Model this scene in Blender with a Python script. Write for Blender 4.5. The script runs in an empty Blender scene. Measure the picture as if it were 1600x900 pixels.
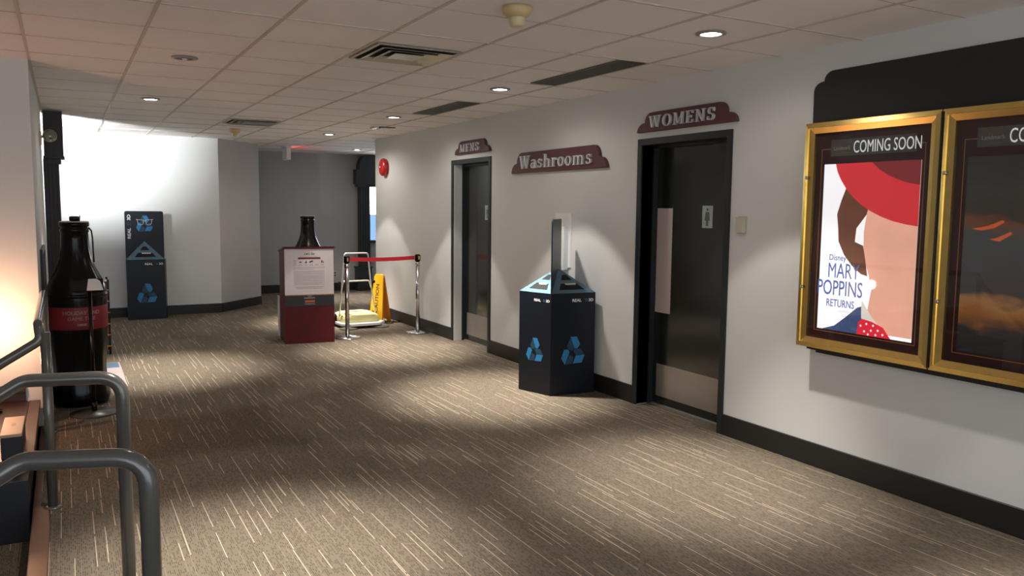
import bpy, bmesh, math, random
from mathutils import Vector, Matrix
random.seed(7)
C = bpy.context.scene.collection
PI = math.pi
XW, H = 4.044, 2.567            # right wall plane, ceiling height

# ------------------------------------------------------------------ camera, world, exposure
cam_d = bpy.data.cameras.new('camera'); cam = bpy.data.objects.new('camera', cam_d); C.objects.link(cam)
yaw, pit, roll = 0.508234, 0.0982057, 0.0099118
fw = Vector((math.sin(yaw)*math.cos(pit), math.cos(yaw)*math.cos(pit), -math.sin(pit)))
rt = Vector((math.cos(yaw), -math.sin(yaw), 0)); up = rt.cross(fw)
r2 = rt*math.cos(roll) + up*math.sin(roll); u2 = -rt*math.sin(roll) + up*math.cos(roll)
cam.matrix_world = Matrix(((r2.x, u2.x, -fw.x, 0), (r2.y, u2.y, -fw.y, 0), (r2.z, u2.z, -fw.z, 1.5837), (0, 0, 0, 1)))
cam_d.sensor_width = 36; cam_d.lens = 1255.08*36/1600; cam_d.clip_start = 0.02; cam_d.clip_end = 100
bpy.context.scene.camera = cam
sc = bpy.context.scene
sc.view_settings.view_transform = 'Standard'; sc.view_settings.look = 'None'
sc.view_settings.gamma = 1; sc.view_settings.use_curve_mapping = False; sc.view_settings.exposure = 1.15
W = bpy.data.worlds.new('world'); sc.world = W; W.use_nodes = True
W.node_tree.nodes['Background'].inputs[0].default_value = (0.82, 0.90, 1.0, 1)
W.node_tree.nodes['Background'].inputs[1].default_value = 1.2
E_BEAM, E_CONE, E_SPILL = 365.0, 34.0, 3.8      # each ceiling downlight: tight beam, reflector cone, lens spill
E_COVE = 500.0     # spotlight in the left alcove
WARM_WHITE = (1.0, 0.91, 0.83)

# ------------------------------------------------------------------ materials
MATS = {}
def mat(name, col, rough=.6, metal=0., spec=.5, bump=None, var=None, coat=0, emit=None):
    if name in MATS: return MATS[name]
    m = bpy.data.materials.new(name); m.use_nodes = True; nt = m.node_tree; b = nt.nodes['Principled BSDF']
    b.inputs['Base Color'].default_value = (*col, 1); b.inputs['Roughness'].default_value = rough
    b.inputs['Metallic'].default_value = metal; b.inputs['Specular IOR Level'].default_value = spec
    b.inputs['Coat Weight'].default_value = coat; b.name = 'P'; b.inputs['Coat Roughness'].default_value = .1
    tc = nt.nodes.new('ShaderNodeTexCoord')
    v = var or (3.0, .06)
    n = nt.nodes.new('ShaderNodeTexNoise'); n.inputs['Scale'].default_value = v[0]; n.inputs['Detail'].default_value = 4
    nt.links.new(tc.outputs['Object'], n.inputs['Vector'])
    mx = nt.nodes.new('ShaderNodeMix'); mx.data_type = 'RGBA'
    mx.inputs['A'].default_value = (*[c*(1-v[1]) for c in col], 1); mx.inputs['B'].default_value = (*[min(1, c*(1+v[1])) for c in col], 1)
    nt.links.new(n.outputs['Fac'], mx.inputs['Factor']); nt.links.new(mx.outputs['Result'], b.inputs['Base Color'])
    if bump:
        n2 = nt.nodes.new('ShaderNodeTexNoise'); n2.inputs['Scale'].default_value = bump[0]
        nt.links.new(tc.outputs['Object'], n2.inputs['Vector'])
        bp = nt.nodes.new('ShaderNodeBump'); bp.inputs['Strength'].default_value = bump[1]; bp.inputs['Distance'].default_value = .002
        nt.links.new(n2.outputs['Fac'], bp.inputs['Height']); nt.links.new(bp.outputs['Normal'], b.inputs['Normal'])
    if emit:      # glow added to the print colours, standing in for light inside the case
        nt.links.new(mx.outputs['Result'], b.inputs['Emission Color']); b.inputs['Emission Strength'].default_value = emit
    MATS[name] = m; return m

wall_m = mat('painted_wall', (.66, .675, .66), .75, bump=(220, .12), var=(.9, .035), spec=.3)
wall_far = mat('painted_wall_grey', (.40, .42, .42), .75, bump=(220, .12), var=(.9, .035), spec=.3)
base_m = mat('black_vinyl_base', (.012, .012, .012), .45)
gun_m = mat('dark_green_gloss', (.014, .017, .015), .16, bump=(9, .06), var=(7, .25), coat=.4)
frame_m = mat('dark_frame_paint', (.020, .025, .024), .38, bump=(30, .1), var=(9, .15), spec=.3)
navy_m = mat('navy_card', (.004, .007, .013), .38, spec=.35)
slope_m = mat('blue_grey_card', (.055, .12, .175), .45, var=(12, .15))
lblue_m = mat('print_light_blue', (.02, .20, .42), .45)
dblue_m = mat('print_dark_blue', (.012, .05, .10), .45)
white_print = mat('print_white', (.75, .75, .74), .5)
void_m = mat('slot_black', (.003, .003, .003), .9)
chrome_m = mat('chrome', (.62, .62, .62), .16, 1.0, var=(20, .05))
rail_m = mat('grey_rail_enamel', (.12, .115, .105), .24, 0.35, coat=.3, bump=(60, .1))
brass_m = mat('brass', (.80, .58, .20), .24, 1.0, var=(16, .15), bump=(25, .05))
maroon_m = mat('maroon_board', (.030, .003, .006), .7)
sign_m = mat('maroon_sign_board', (.105, .035, .038), .6, var=(25, .12))
letter_m = mat('silver_letter', (.58, .60, .60), .35, .1)
red_m = mat('red_plastic', (.48, .012, .012), .3, coat=.4)
belt_m = mat('red_belt', (.50, .012, .02), .6)
cola_m = mat('black_plastic', (.004, .003, .003), .22, bump=(18, .1), spec=.25)
label_m = mat('red_label', (.22, .008, .012), .5)
blackboard_m = mat('charcoal_panel', (.022, .022, .021), .8)
mahog_m = mat('mahogany', (.085, .007, .009), .45, var=(10, .3), spec=.2)
paper_m = mat('paper', (.66, .60, .62), .7)
ink_m = mat('ink', (.04, .035, .04), .7)
greyink_m = mat('grey_ink', (.30, .27, .28), .7)
redink_m = mat('red_ink', (.16, .012, .02), .7)
gold_m = mat('gold_ink', (.42, .16, .03), .6)
orange_m = mat('orange_ink', (.45, .12, .02), .6)
plastic_w = mat('white_plastic', (.80, .80, .78), .4)
plastic_c = mat('yellowed_plastic', (.62, .47, .24), .4)
cream_m = mat('cream_plastic', (.55, .50, .40), .5)
yellow_m = mat('yellow_plastic', (.80, .42, .01), .4)
paleyel_m = mat('pale_yellow_plastic', (.70, .66, .30), .4)
wood_m = mat('orange_wood', (.058, .022, .008), .35, var=(6, .35))
dwood_m = mat('dark_wood', (.030, .012, .006), .4, var=(6, .35))
metal_m = mat('dull_aluminium', (.42, .39, .36), .38, .7, var=(8, .12))
vent_m = mat('vent_metal', (.42, .40, .34), .32, .75, var=(15, .25))
ventdark_m = mat('vent_dark', (.02, .018, .012), .7)
slot_m = mat('slot_grille', (.035, .035, .028), .6)
column_m = mat('black_green_column', (.022, .028, .030), .4)
column_l = mat('black_brown_column', (.014, .012, .011), .45)
amberprint = mat('print_amber', (.5, .22, .02), .5)

def emis(name, col, s):
    m = bpy.data.materials.new(name); m.use_nodes = True; nt = m.node_tree
    nt.nodes.remove(nt.nodes['Principled BSDF']); e = nt.nodes.new('ShaderNodeEmission')
    e.inputs[0].default_value = (*col, 1); e.inputs[1].default_value = s
    nt.links.new(e.outputs[0], nt.nodes['Material Output'].inputs[0]); return m
lens_on = emis('lens_lit', (1, .97, .9), 14.0)
lens_far = emis('lens_lit_white', (1, 1, 1), 9.0)
lamp_glow = emis('lamp_glow', (1, .52, .30), 105.0)
win_a = emis('window_sky', (.85, .92, 1), 9.0)
win_b = emis('window_low', (.32, .55, .95), .5)
exit_glow = emis('exit_red', (1, .04, .04), 3.5)

def N(nt, op, a, b=None, c=None):
    n = nt.nodes.new('ShaderNodeMath'); n.operation = op
    for i, v in enumerate((a, b, c)):
        if v is None: continue
        if isinstance(v, (int, float)): n.inputs[i].default_value = v
        else: nt.links.new(v, n.inputs[i])
    return n.outputs[0]

def glass_mat():
    m = bpy.data.materials.new('display_glass'); m.use_nodes = True; nt = m.node_tree
    nt.nodes.remove(nt.nodes['Principled BSDF'])
    t = nt.nodes.new('ShaderNodeBsdfTransparent'); g = nt.nodes.new('ShaderNodeBsdfGlossy'); g.inputs['Roughness'].default_value = .02
    lw = nt.nodes.new('ShaderNodeLayerWeight'); lw.inputs[0].default_value = .5; f = N(nt, 'ADD', N(nt, 'MULTIPLY', N(nt, 'POWER', lw.outputs['Facing'], 5.0), .96), .03); mx = nt.nodes.new('ShaderNodeMixShader')
    t.inputs[0].default_value = (.95, .96, .96, 1)
    nt.links.new(f, mx.inputs[0]); nt.links.new(t.outputs[0], mx.inputs[1]); nt.links.new(g.outputs[0], mx.inputs[2])
    nt.links.new(mx.outputs[0], nt.nodes['Material Output'].inputs[0]); return m
glass_m = glass_mat()

def carpet_mat():
    m = bpy.data.materials.new('streaked_carpet'); m.use_nodes = True; nt = m.node_tree; b = nt.nodes['Principled BSDF']
    tc = nt.nodes.new('ShaderNodeTexCoord'); sp = nt.nodes.new('ShaderNodeSeparateXYZ'); nt.links.new(tc.outputs['Object'], sp.inputs[0])
    X, Y = sp.outputs[0], sp.outputs[1]
    def streaks(pitch, length, thr, width, seed, frac):
        xs = N(nt, 'MULTIPLY', X, 1/pitch); row = N(nt, 'FLOOR', xs)
        cb = nt.nodes.new('ShaderNodeCombineXYZ'); nt.links.new(row, cb.inputs[0]); cb.inputs[1].default_value = seed
        w0 = nt.nodes.new('ShaderNodeTexWhiteNoise'); w0.noise_dimensions = '2D'; nt.links.new(cb.outputs[0], w0.inputs['Vector'])
        ys = N(nt, 'ADD', N(nt, 'MULTIPLY', Y, 1/length), N(nt, 'MULTIPLY', w0.outputs[0], 37.0))
        seg = N(nt, 'FLOOR', ys)
        cb2 = nt.nodes.new('ShaderNodeCombineXYZ'); nt.links.new(row, cb2.inputs[0]); nt.links.new(seg, cb2.inputs[1]); cb2.inputs[2].default_value = seed
        w1 = nt.nodes.new('ShaderNodeTexWhiteNoise'); w1.noise_dimensions = '3D'; nt.links.new(cb2.outputs[0], w1.inputs['Vector'])
        on = N(nt, 'GREATER_THAN', w1.outputs[0], thr)
        fr = N(nt, 'LESS_THAN', N(nt, 'FRACT', ys), N(nt, 'ADD', frac, N(nt, 'MULTIPLY', w1.outputs[0], 1-frac)))
        ln = N(nt, 'LESS_THAN', N(nt, 'ABSOLUTE', N(nt, 'SUBTRACT', N(nt, 'FRACT', xs), .5)), width)
        return N(nt, 'MULTIPLY', N(nt, 'MULTIPLY', on, fr), ln)
    light = N(nt, 'ADD', streaks(.047, .40, .70, .040, 3.1, .25), streaks(.033, .22, .90, .055, 8.7, .3))
    dark = streaks(.0085, .022, .55, .26, 5.5, .4)
    faint = streaks(.0145, .33, .74, .17, 21.3, .5)
    def noise(scale, detail=3):
        n = nt.nodes.new('ShaderNodeTexNoise'); n.inputs['Scale'].default_value = scale; n.inputs['Detail'].default_value = detail
        nt.links.new(tc.outputs['Object'], n.inputs['Vector']); return n.outputs['Fac']
    def mix(fac, a, c):
        x = nt.nodes.new('ShaderNodeMix'); x.data_type = 'RGBA'; nt.links.new(fac, x.inputs['Factor'])
        for k, v in (('A', a), ('B', c)):
            if isinstance(v, tuple): x.inputs[k].default_value = (*v, 1)
            else: nt.links.new(v, x.inputs[k])
        return x.outputs['Result']
    c = mix(noise(1.1, 2), (.160, .140, .094), (.210, .165, .130))
    c = mix(N(nt, 'MULTIPLY', noise(260, 2), .8), c, (.045, .038, .030))
    c = mix(N(nt, 'MULTIPLY', dark, .62), c, (.030, .026, .022))
    c = mix(N(nt, 'MULTIPLY', faint, .16), c, (.32, .26, .20))
    c = mix(N(nt, 'MINIMUM', N(nt, 'MULTIPLY', light, .68), .68), c, (.52, .43, .33))
    nt.links.new(c, b.inputs['Base Color']); b.inputs['Roughness'].default_value = .95; b.inputs['Specular IOR Level'].default_value = .1
    bp = nt.nodes.new('ShaderNodeBump'); bp.inputs['Strength'].default_value = .35; bp.inputs['Distance'].default_value = .003
    nt.links.new(noise(320, 2), bp.inputs['Height']); nt.links.new(bp.outputs['Normal'], b.inputs['Normal'])
    return m
carpet_m = carpet_mat()
tile_m = mat('ceiling_tile', (.86, .82, .80), .9, bump=(160, .35), var=(1.6, .05), spec=.2)
tbar_m = mat('ceiling_grid_bar', (.58, .51, .45), .6, var=(9, .12))
groove_m = mat('tile_score', (.50, .45, .40), .9)

def stripe_mat():
    m = mat('rack_stripes', (.02, .02, .02), .4); return m

def dark_poster_mat():
    m = bpy.data.materials.new('dark_poster_print'); m.use_nodes = True; nt = m.node_tree; b = nt.nodes['Principled BSDF']
    tc = nt.nodes.new('ShaderNodeTexCoord'); sp = nt.nodes.new('ShaderNodeSeparateXYZ'); nt.links.new(tc.outputs['Object'], sp.inputs[0])
    n = nt.nodes.new('ShaderNodeTexNoise'); n.inputs['Scale'].default_value = 7; n.inputs['Detail'].default_value = 6
    mp = nt.nodes.new('ShaderNodeMapping'); mp.inputs['Scale'].default_value = (1, .6, 1.3)
    nt.links.new(tc.outputs['Object'], mp.inputs[0]); nt.links.new(mp.outputs[0], n.inputs['Vector'])
    z = N(nt, 'ADD', N(nt, 'MULTIPLY', N(nt, 'SUBTRACT', sp.outputs[2], .88), 1.03), N(nt, 'MULTIPLY', N(nt, 'SUBTRACT', n.outputs['Fac'], .5), .28))
    r = nt.nodes.new('ShaderNodeValToRGB'); nt.links.new(z, r.inputs[0]); cr = r.color_ramp
    stops = [(0, (.012, .012, .014)), (.13, (.02, .02, .022)), (.19, (.25, .09, .02)), (.25, (.33, .15, .05)), (.30, (.05, .04, .04)), (.50, (.055, .055, .06)), (.58, (.05, .06, .06)),
             (.66, (.14, .045, .02)), (.70, (.03, .025, .022)), (.84, (.035, .035, .03)), (1, (.018, .02, .02))]
    cr.elements[0].position = 0; cr.elements[0].color = (*stops[0][1], 1); cr.elements[1].position = 1; cr.elements[1].color = (*stops[-1][1], 1)
    for p, c in stops[1:-1]:
        e = cr.elements.new(p); e.color = (*c, 1)
    nt.links.new(r.outputs[0], b.inputs['Base Color']); nt.links.new(r.outputs[0], b.inputs['Emission Color']); b.inputs['Emission Strength'].default_value = .15; b.inputs['Roughness'].default_value = .5; return m  # faint glow added to the dark print as well
darkposter_m = dark_poster_mat()

# ------------------------------------------------------------------ mesh helpers
def frameR(Y0=0, z0=0, off=0):     # faces -X (right wall): u along -Y, v up, w out of the wall
    return Matrix(((0, 0, -1, XW-off), (-1, 0, 0, Y0), (0, 1, 0, z0), (0, 0, 0, 1)))
def frameF(X0=0, Y0=0, z0=0, rz=0):      # faces -Y: u = +X, v = +Z, w = -Y
    return Matrix.Translation((X0, Y0, z0)) @ Matrix.Rotation(rz, 4, 'Z') @ Matrix(((1, 0, 0, 0), (0, 0, -1, 0), (0, 1, 0, 0), (0, 0, 0, 1)))
def frame3(o, u, v):
    u = Vector(u).normalized(); v = Vector(v); v = (v - u*v.dot(u)).normalized(); w = u.cross(v); o = Vector(o)
    return Matrix(((u.x, v.x, w.x, o.x), (u.y, v.y, w.y, o.y), (u.z, v.z, w.z, o.z), (0, 0, 0, 1)))

def box(bm, x0, x1, y0, y1, z0, z1, bev=0, M=None, mi=0):
    t = bmesh.new(); bmesh.ops.create_cube(t, size=1)
    for v in t.verts: v.co = Vector(((x0+x1)/2+v.co.x*(x1-x0), (y0+y1)/2+v.co.y*(y1-y0), (z0+z1)/2+v.co.z*(z1-z0)))
    if bev: bmesh.ops.bevel(t, geom=t.edges[:], offset=bev, segments=2, affect='EDGES', profile=.6)
    merge(bm, t, M, mi)
def merge(bm, t, M=None, mi=0, smooth=False):
    if M is not None: t.transform(M)
    me = bpy.data.meshes.new('tmp')
    for f in t.faces:
        f.material_index = mi
        if smooth: f.smooth = True
    t.to_mesh(me); t.free(); bm.from_mesh(me); bpy.data.meshes.remove(me)
def poly(bm, pts, h, M=None, mi=0, w0=0, bev=0):       # extrude a 2-D outline from w0 to w0+h
    t = bmesh.new()
    vs = [t.verts.new((p[0], p[1], w0)) for p in pts]
    f = t.faces.new(vs); t.normal_update()
    if f.normal.z < 0: f.normal_flip()
    if h:
        r = bmesh.ops.extrude_face_region(t, geom=[f]); nv = [g for g in r['geom'] if isinstance(g, bmesh.types.BMVert)]
        for v in nv: v.co.z += h
        bmesh.ops.recalc_face_normals(t, faces=t.faces)
    if bev: bmesh.ops.bevel(t, geom=[e for e in t.edges if abs(e.verts[0].co.z-w0-h) < 1e-6 and abs(e.verts[1].co.z-w0-h) < 1e-6], offset=bev, segments=1, affect='EDGES')
    bmesh.ops.triangulate(t, faces=[f for f in t.faces if len(f.verts) > 4])
    merge(bm, t, M, mi)
def rect(u0, u1, v0, v1): return [(u0, v0), (u1, v0), (u1, v1), (u0, v1)]
def lathe(bm, prof, n=40, M=None, mi=0, flute=None):
    t = bmesh.new(); rings = []
    for k, (r, z) in enumerate(prof):
        ring = []
        for i in range(n):
            a = 2*PI*i/n; rr = r
            if flute: rr = r*(1 + flute(z)*math.cos(a*flute_n))
            ring.append(t.verts.new((rr*math.cos(a), rr*math.sin(a), z)))
        rings.append(ring)
    for a, b in zip(rings[:-1], rings[1:]):
        for i in range(n): t.faces.new((a[i], a[(i+1) % n], b[(i+1) % n], b[i]))
    if prof[0][0] > 1e-5: t.faces.new(rings[0][::-1])
    if prof[-1][0] > 1e-5: t.faces.new(rings[-1])
    for f in t.faces: f.smooth = len(f.verts) == 4
    bmesh.ops.recalc_face_normals(t, faces=t.faces)
    me = bpy.data.meshes.new('tmp')
    if M is not None: t.transform(M)
    for f in t.faces: f.material_index = mi
    t.to_mesh(me); t.free(); bm.from_mesh(me); bpy.data.meshes.remove(me)
flute_n = 10
def fillet(pts, rad, seg=7):
    out = [Vector(pts[0])]
    for i in range(1, len(pts)-1):
        p0, p, p1 = Vector(pts[i-1]), Vector(pts[i]), Vector(pts[i+1]); a = (p0-p); b = (p1-p)
        ang = a.angle(b); d = min(rad/math.tan(ang/2), a.length*.48, b.length*.48); s = p+a.normalized()*d; e = p+b.normalized()*d
        for k in range(seg+1):
            t = k/seg; out.append((s*(1-t)+p*t)*(1-t)+(p*(1-t)+e*t)*t)
    out.append(Vector(pts[-1])); return out
def tube(bm, pts, r, n=16, rad=0, M=None, mi=0, caps=True):
    pts = fillet(pts, rad) if rad else [Vector(p) for p in pts]
    t = bmesh.new(); rings = []; prev = None
    for i, p in enumerate(pts):
        d = ((pts[min(i+1, len(pts)-1)]-p).normalized() + (p-pts[max(i-1, 0)]).normalized()).normalized()
        if prev is None: s = d.cross(Vector((0, 0, 1)) if abs(d.z) < .9 else Vector((1, 0, 0))).normalized()
        else: s = (prev - d*prev.dot(d)).normalized()
        prev = s; q = d.cross(s)
        rings.append([t.verts.new(p + s*r*math.cos(2*PI*k/n) + q*r*math.sin(2*PI*k/n)) for k in range(n)])
    for a, b in zip(rings[:-1], rings[1:]):
        for k in range(n):
            f = t.faces.new((a[k], a[(k+1) % n], b[(k+1) % n], b[k])); f.smooth = True
    if caps: t.faces.new(rings[0][::-1]); t.faces.new(rings[-1])
    bmesh.ops.recalc_face_normals(t, faces=t.faces)
    if M is not None: t.transform(M)
    for f in t.faces: f.material_index = mi
    me = bpy.data.meshes.new('tmp'); t.to_mesh(me); t.free(); bm.from_mesh(me); bpy.data.meshes.remove(me)
def text(bm, s, size, M, sx=1.0, h=.001, mi=0, align='LEFT', shear=0, spacing=1.0, bold=0):
    cu = bpy.data.curves.new('tmp', 'FONT'); cu.body = s; cu.size = size; cu.extrude = h/2; cu.align_x = align; cu.shear = shear; cu.space_character = spacing; cu.resolution_u = 3
    cu.offset = bold if 'M' not in s else 0
    o = bpy.data.objects.new('tmp', cu); C.objects.link(o); bpy.context.view_layer.update()
    me = bpy.data.meshes.new_from_object(o.evaluated_get(bpy.context.evaluated_depsgraph_get()))
    t = bmesh.new(); t.from_mesh(me)
    for v in t.verts: v.co.x *= sx; v.co.z += h/2
    merge(bm, t, M, mi)
    bpy.data.objects.remove(o); bpy.data.curves.remove(cu); bpy.data.meshes.remove(me)

def thing(name, label, cat, loc=(0, 0, 0), rz=0, group=None):
    o = bpy.data.objects.new(name, None); C.objects.link(o); o.location = loc; o.rotation_euler = (0, 0, rz); o.empty_display_size = .1
    o['label'] = label; o['category'] = cat
    if group: o['group'] = group
    return o
def obj(name, bm, m, parent=None, world=False, label=None):
    if world and parent is not None:
        r = parent
        while r.parent: r = r.parent
        bm.transform((Matrix.Translation(r.location) @ r.rotation_euler.to_matrix().to_4x4()).inverted())
    me = bpy.data.meshes.new(name); bm.to_mesh(me); bm.free()
    for x in (m if isinstance(m, (list, tuple)) else [m]): me.materials.append(x)
    o = bpy.data.objects.new(name, me); C.objects.link(o)
    if parent is not None: o.parent = parent
    if label: o['label'] = label
    return o
def tag(o, label, cat, group=None):
    o['label'] = label; o['category'] = cat
    if group: o['group'] = group
    return o
def struct(name, bm, m, parent=None):
    o = obj(name, bm, m, parent)
    if parent is None: o['kind'] = 'structure'
    return o
def B(): return bmesh.new()

# ------------------------------------------------------------------ room shell
bm = B()
box(bm, -.185, 6.2, -3.2, 15.1, -.08, 0)                       # upper hall floor
box(bm, -3.2, -.185, -3.2, 1.4, -.08, 0); box(bm, -3.2, -.185, 6.554, 15.1, -.08, 0)
struct('floor', bm, carpet_m)
bm = B(); box(bm, -3.2, -.20, 1.4, 6.554, -.62, -.51)
struct('floor_stair_landing', bm, carpet_m)
bm = B()
for k in range(2): box(bm, -.20-.30*(k+1), -.20-.30*k, 1.4, 4.76, -.51, -.17*(k+1))
struct('floor_steps', bm, carpet_m)
bm = B()
box(bm, XW, XW+.30, -3.2, 4.205, 0, H+.1); box(bm, XW, XW+.30, 5.145, 7.79, 0, H+.1); box(bm, XW, XW+.30, 8.69, 11.437, 0, H+.1)
box(bm, XW, XW+.30, 4.205, 5.145, 2.10, H+.1); box(bm, XW, XW+.30, 7.79, 8.69, 2.10, H+.1)
box(bm, XW+.30, 6.2, 11.20, 11.437, 0, H+.1)
struct('wall_right', bm, wall_m)
bm = B(); box(bm, -3.2, 2.02, 12.56, 12.80, 0, H+.1); struct('wall_back', bm, wall_m)
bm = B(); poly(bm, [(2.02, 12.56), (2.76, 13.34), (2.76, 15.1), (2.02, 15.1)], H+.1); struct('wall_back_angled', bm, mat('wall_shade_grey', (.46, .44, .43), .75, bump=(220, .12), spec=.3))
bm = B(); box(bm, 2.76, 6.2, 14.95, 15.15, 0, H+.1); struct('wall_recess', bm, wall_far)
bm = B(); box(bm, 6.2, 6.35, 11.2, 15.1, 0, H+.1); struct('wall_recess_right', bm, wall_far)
bm = B(); box(bm, -3.2, -.175, 6.554, 6.75, -.62, H+.1); box(bm, -.36, -.175, 6.75, 9.80, 0, H+.1)
struct('wall_left', bm, wall_m)
bm = B(); box(bm, -3.35, -3.2, -3.2, 15.1, -.62, H+.1); struct('wall_far_left', bm, wall_m)
bm = B(); box(bm, -3.2, -.19, 1.25, 1.4, -.62, -.08); struct('wall_stair_end', bm, wall_m)

# ceiling: tile field + metal grid + scored mid lines
bm = B()
sxg, syg = .61, 1.2257; Xg0, Yg0 = -.165, 3.162
xs = [Xg0+i*sxg for i in range(-5, 11)]; ys = [Yg0+j*syg for j in range(-5, 10)]
box(bm, -3.2, 6.3, -3.2, 15.1, H+.006, H+.10, mi=0)
for x in xs:
    if x < XW-.05 or x > XW+.2: box(bm, x-.009, x+.009, -3.2, 15.0, H, H+.0061, mi=1)
for y in ys: box(bm, -3.2, 6.2, y-.009, y+.009, H+.0005, H+.0061, mi=1)
for y in ys: box(bm, -3.2, 6.2, y+syg/2-.004, y+syg/2+.004, H+.0035, H+.0061, mi=2)
struct('ceiling', bm, [tile_m, tbar_m, groove_m])

# baseboards
def bboard(name, p0, p1, h=.148, t=.012):
    bm = B(); d = Vector((p1[0]-p0[0], p1[1]-p0[1], 0)); L = d.length
    M = frame3((p0[0], p0[1], 0), d, (0, 0, 1)); poly(bm, [(0, 0), (0, h), (L, h), (L, 0)], t, M, bev=.003); struct(name, bm, base_m)
bboard('baseboard_right', (XW, 4.155), (XW, -3)); bboard('baseboard_right_middle', (XW, 7.74), (XW, 5.195)); bboard('baseboard_right_far', (XW, 11.437), (XW, 8.74))
bboard('baseboard_back', (-3.1, 12.56), (2.02, 12.56), .135); bboard('baseboard_angled', (2.02, 12.56), (2.76, 13.34), .135)
bboard('baseboard_recess', (2.77, 14.95), (6.1, 14.95), .15); bboard('baseboard_left', (-.175, 6.56), (-.175, 9.79))

# stair opening edge
bm = B(); box(bm, -.20, -.118, 1.4, 4.76, -.06, .006, bev=.006); struct('trim_1', bm, wood_m)
bm = B(); box(bm, -.20, -.185, 1.4, 6.55, -.51, -.06); box(bm, -.20, -.165, 4.76, 6.55, -.06, .004); struct('trim_2', bm, dwood_m)
bm = B(); box(bm, -3.19, -.283, 6.535, 6.553, -.5, .265); box(bm, -3.19, -.283, 6.522, 6.553, .265, .315, bev=.004, mi=1)
struct('trim_3', bm, [dwood_m, wood_m])

# washroom doors --------------------------------------------------
def door(n, yl, yr, plate):
    bm = B(); T = 2.145; w = .05
    for a, b in ((yl, yl-w), (yr+w, yr)):
        box(bm, XW-.014, XW+.14, b, a, 0, T, bev=.003)
    box(bm, XW-.014, XW+.14, yr+w-.003, yl-w+.003, T-.052, T, bev=.003)
    for a, b in ((yl-w, yl-w-.016), (yr+w+.016, yr+w)): box(bm, XW+.105, XW+.15, b, a, 0, T-.052)
    box(bm, XW+.105, XW+.15, yr+w, yl-w, T-.07, T-.05)
    fr = struct('door_%d_frame' % n, bm, frame_m)
    bm = B(); box(bm, XW+.15, XW+.195, yr+w-.004, yl-w+.004, .012, T-.055)
    lf = struct('door_%d' % n, bm, gun_m)
    bm = B(); box(bm, XW+.1485, XW+.151, yr+w+.045, yl-w-.06, .075, .34)
    k = obj('kick_plate', bm, metal_m, lf)
    bm = B()
    yc = yr+w+.36*(yl-yr-2*w)
    M = Matrix.Translation((.15, 0, 0)) @ frameR(yc+.055, 1.455)
    box(bm, 0, .11, 0, .165, 0, .004, bev=.001, M=M)
    ic = obj('pictogram_plate', bm, mat('pictogram_silver', (.42, .50, .48), .35, .5, var=(30, .2)), lf, label='small silver washroom pictogram plate')
    bm = B()
    lathe(bm, [(0, 0), (.010, 0), (.010, .0015), (0, .0015)], 16, M @ Matrix.Translation((.055, .138, .004)))
    if n == 2: body = [(.037, .12), (.073, .12), (.083, .055), (.066, .055), (.066, .015), (.044, .015), (.044, .055), (.027, .055)]
    else: body = [(.035, .12), (.075, .12), (.075, .075), (.066, .07), (.066, .015), (.044, .015), (.044, .07), (.035, .075)]
    poly(bm, body, .0015, M, w0=.004)
    obj('pictogram', bm, mat('pictogram_dark', (.10, .13, .12), .5), ic)
    bm = B(); box(bm, XW+.13, XW+.20, yr+w, yl-w, 0, .008); obj('threshold', bm, metal_m, lf)
    if plate:
        bm = B(); M = Matrix.Translation((.15, 0, 0)) @ frameR(yl-w-.022, .76)
        poly(bm, [(0, 0), (.185, 0), (.185, .84), (0, .84)], .003, M, bev=.001)
        for v in (.10, .42, .74):
            lathe(bm, [(0, .003), (.006, .003), (.004, .005), (0, .0055)], 10, M @ Matrix.Translation((.03, v, 0)))
        obj('push_plate', bm, mat('pale_push_plate', (.50, .44, .43), .5, .1), lf, label='tall pale grey push plate')
door(1, 8.745, 7.74, False); door(2, 5.195, 4.155, True)

# far window sliver in the recess
bm = B(); box(bm, 5.135, 6.0, 14.90, 14.949, .90, 2.09)
wn = struct('window_1', bm, column_m)
bm = B(); box(bm, 5.155, 5.98, 14.895, 14.8995, 1.45, 2.04); obj('pane', bm, win_a, wn, label='upper pane with the bright part of the window glow')
bm = B(); box(bm, 5.155, 5.98, 14.895, 14.8995, .955, 1.44); obj('pane', bm, win_b, wn, label='lower pane with the dim blue part of the window glow')  # two panes step the window's glow from bright white down to dim blue

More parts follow.
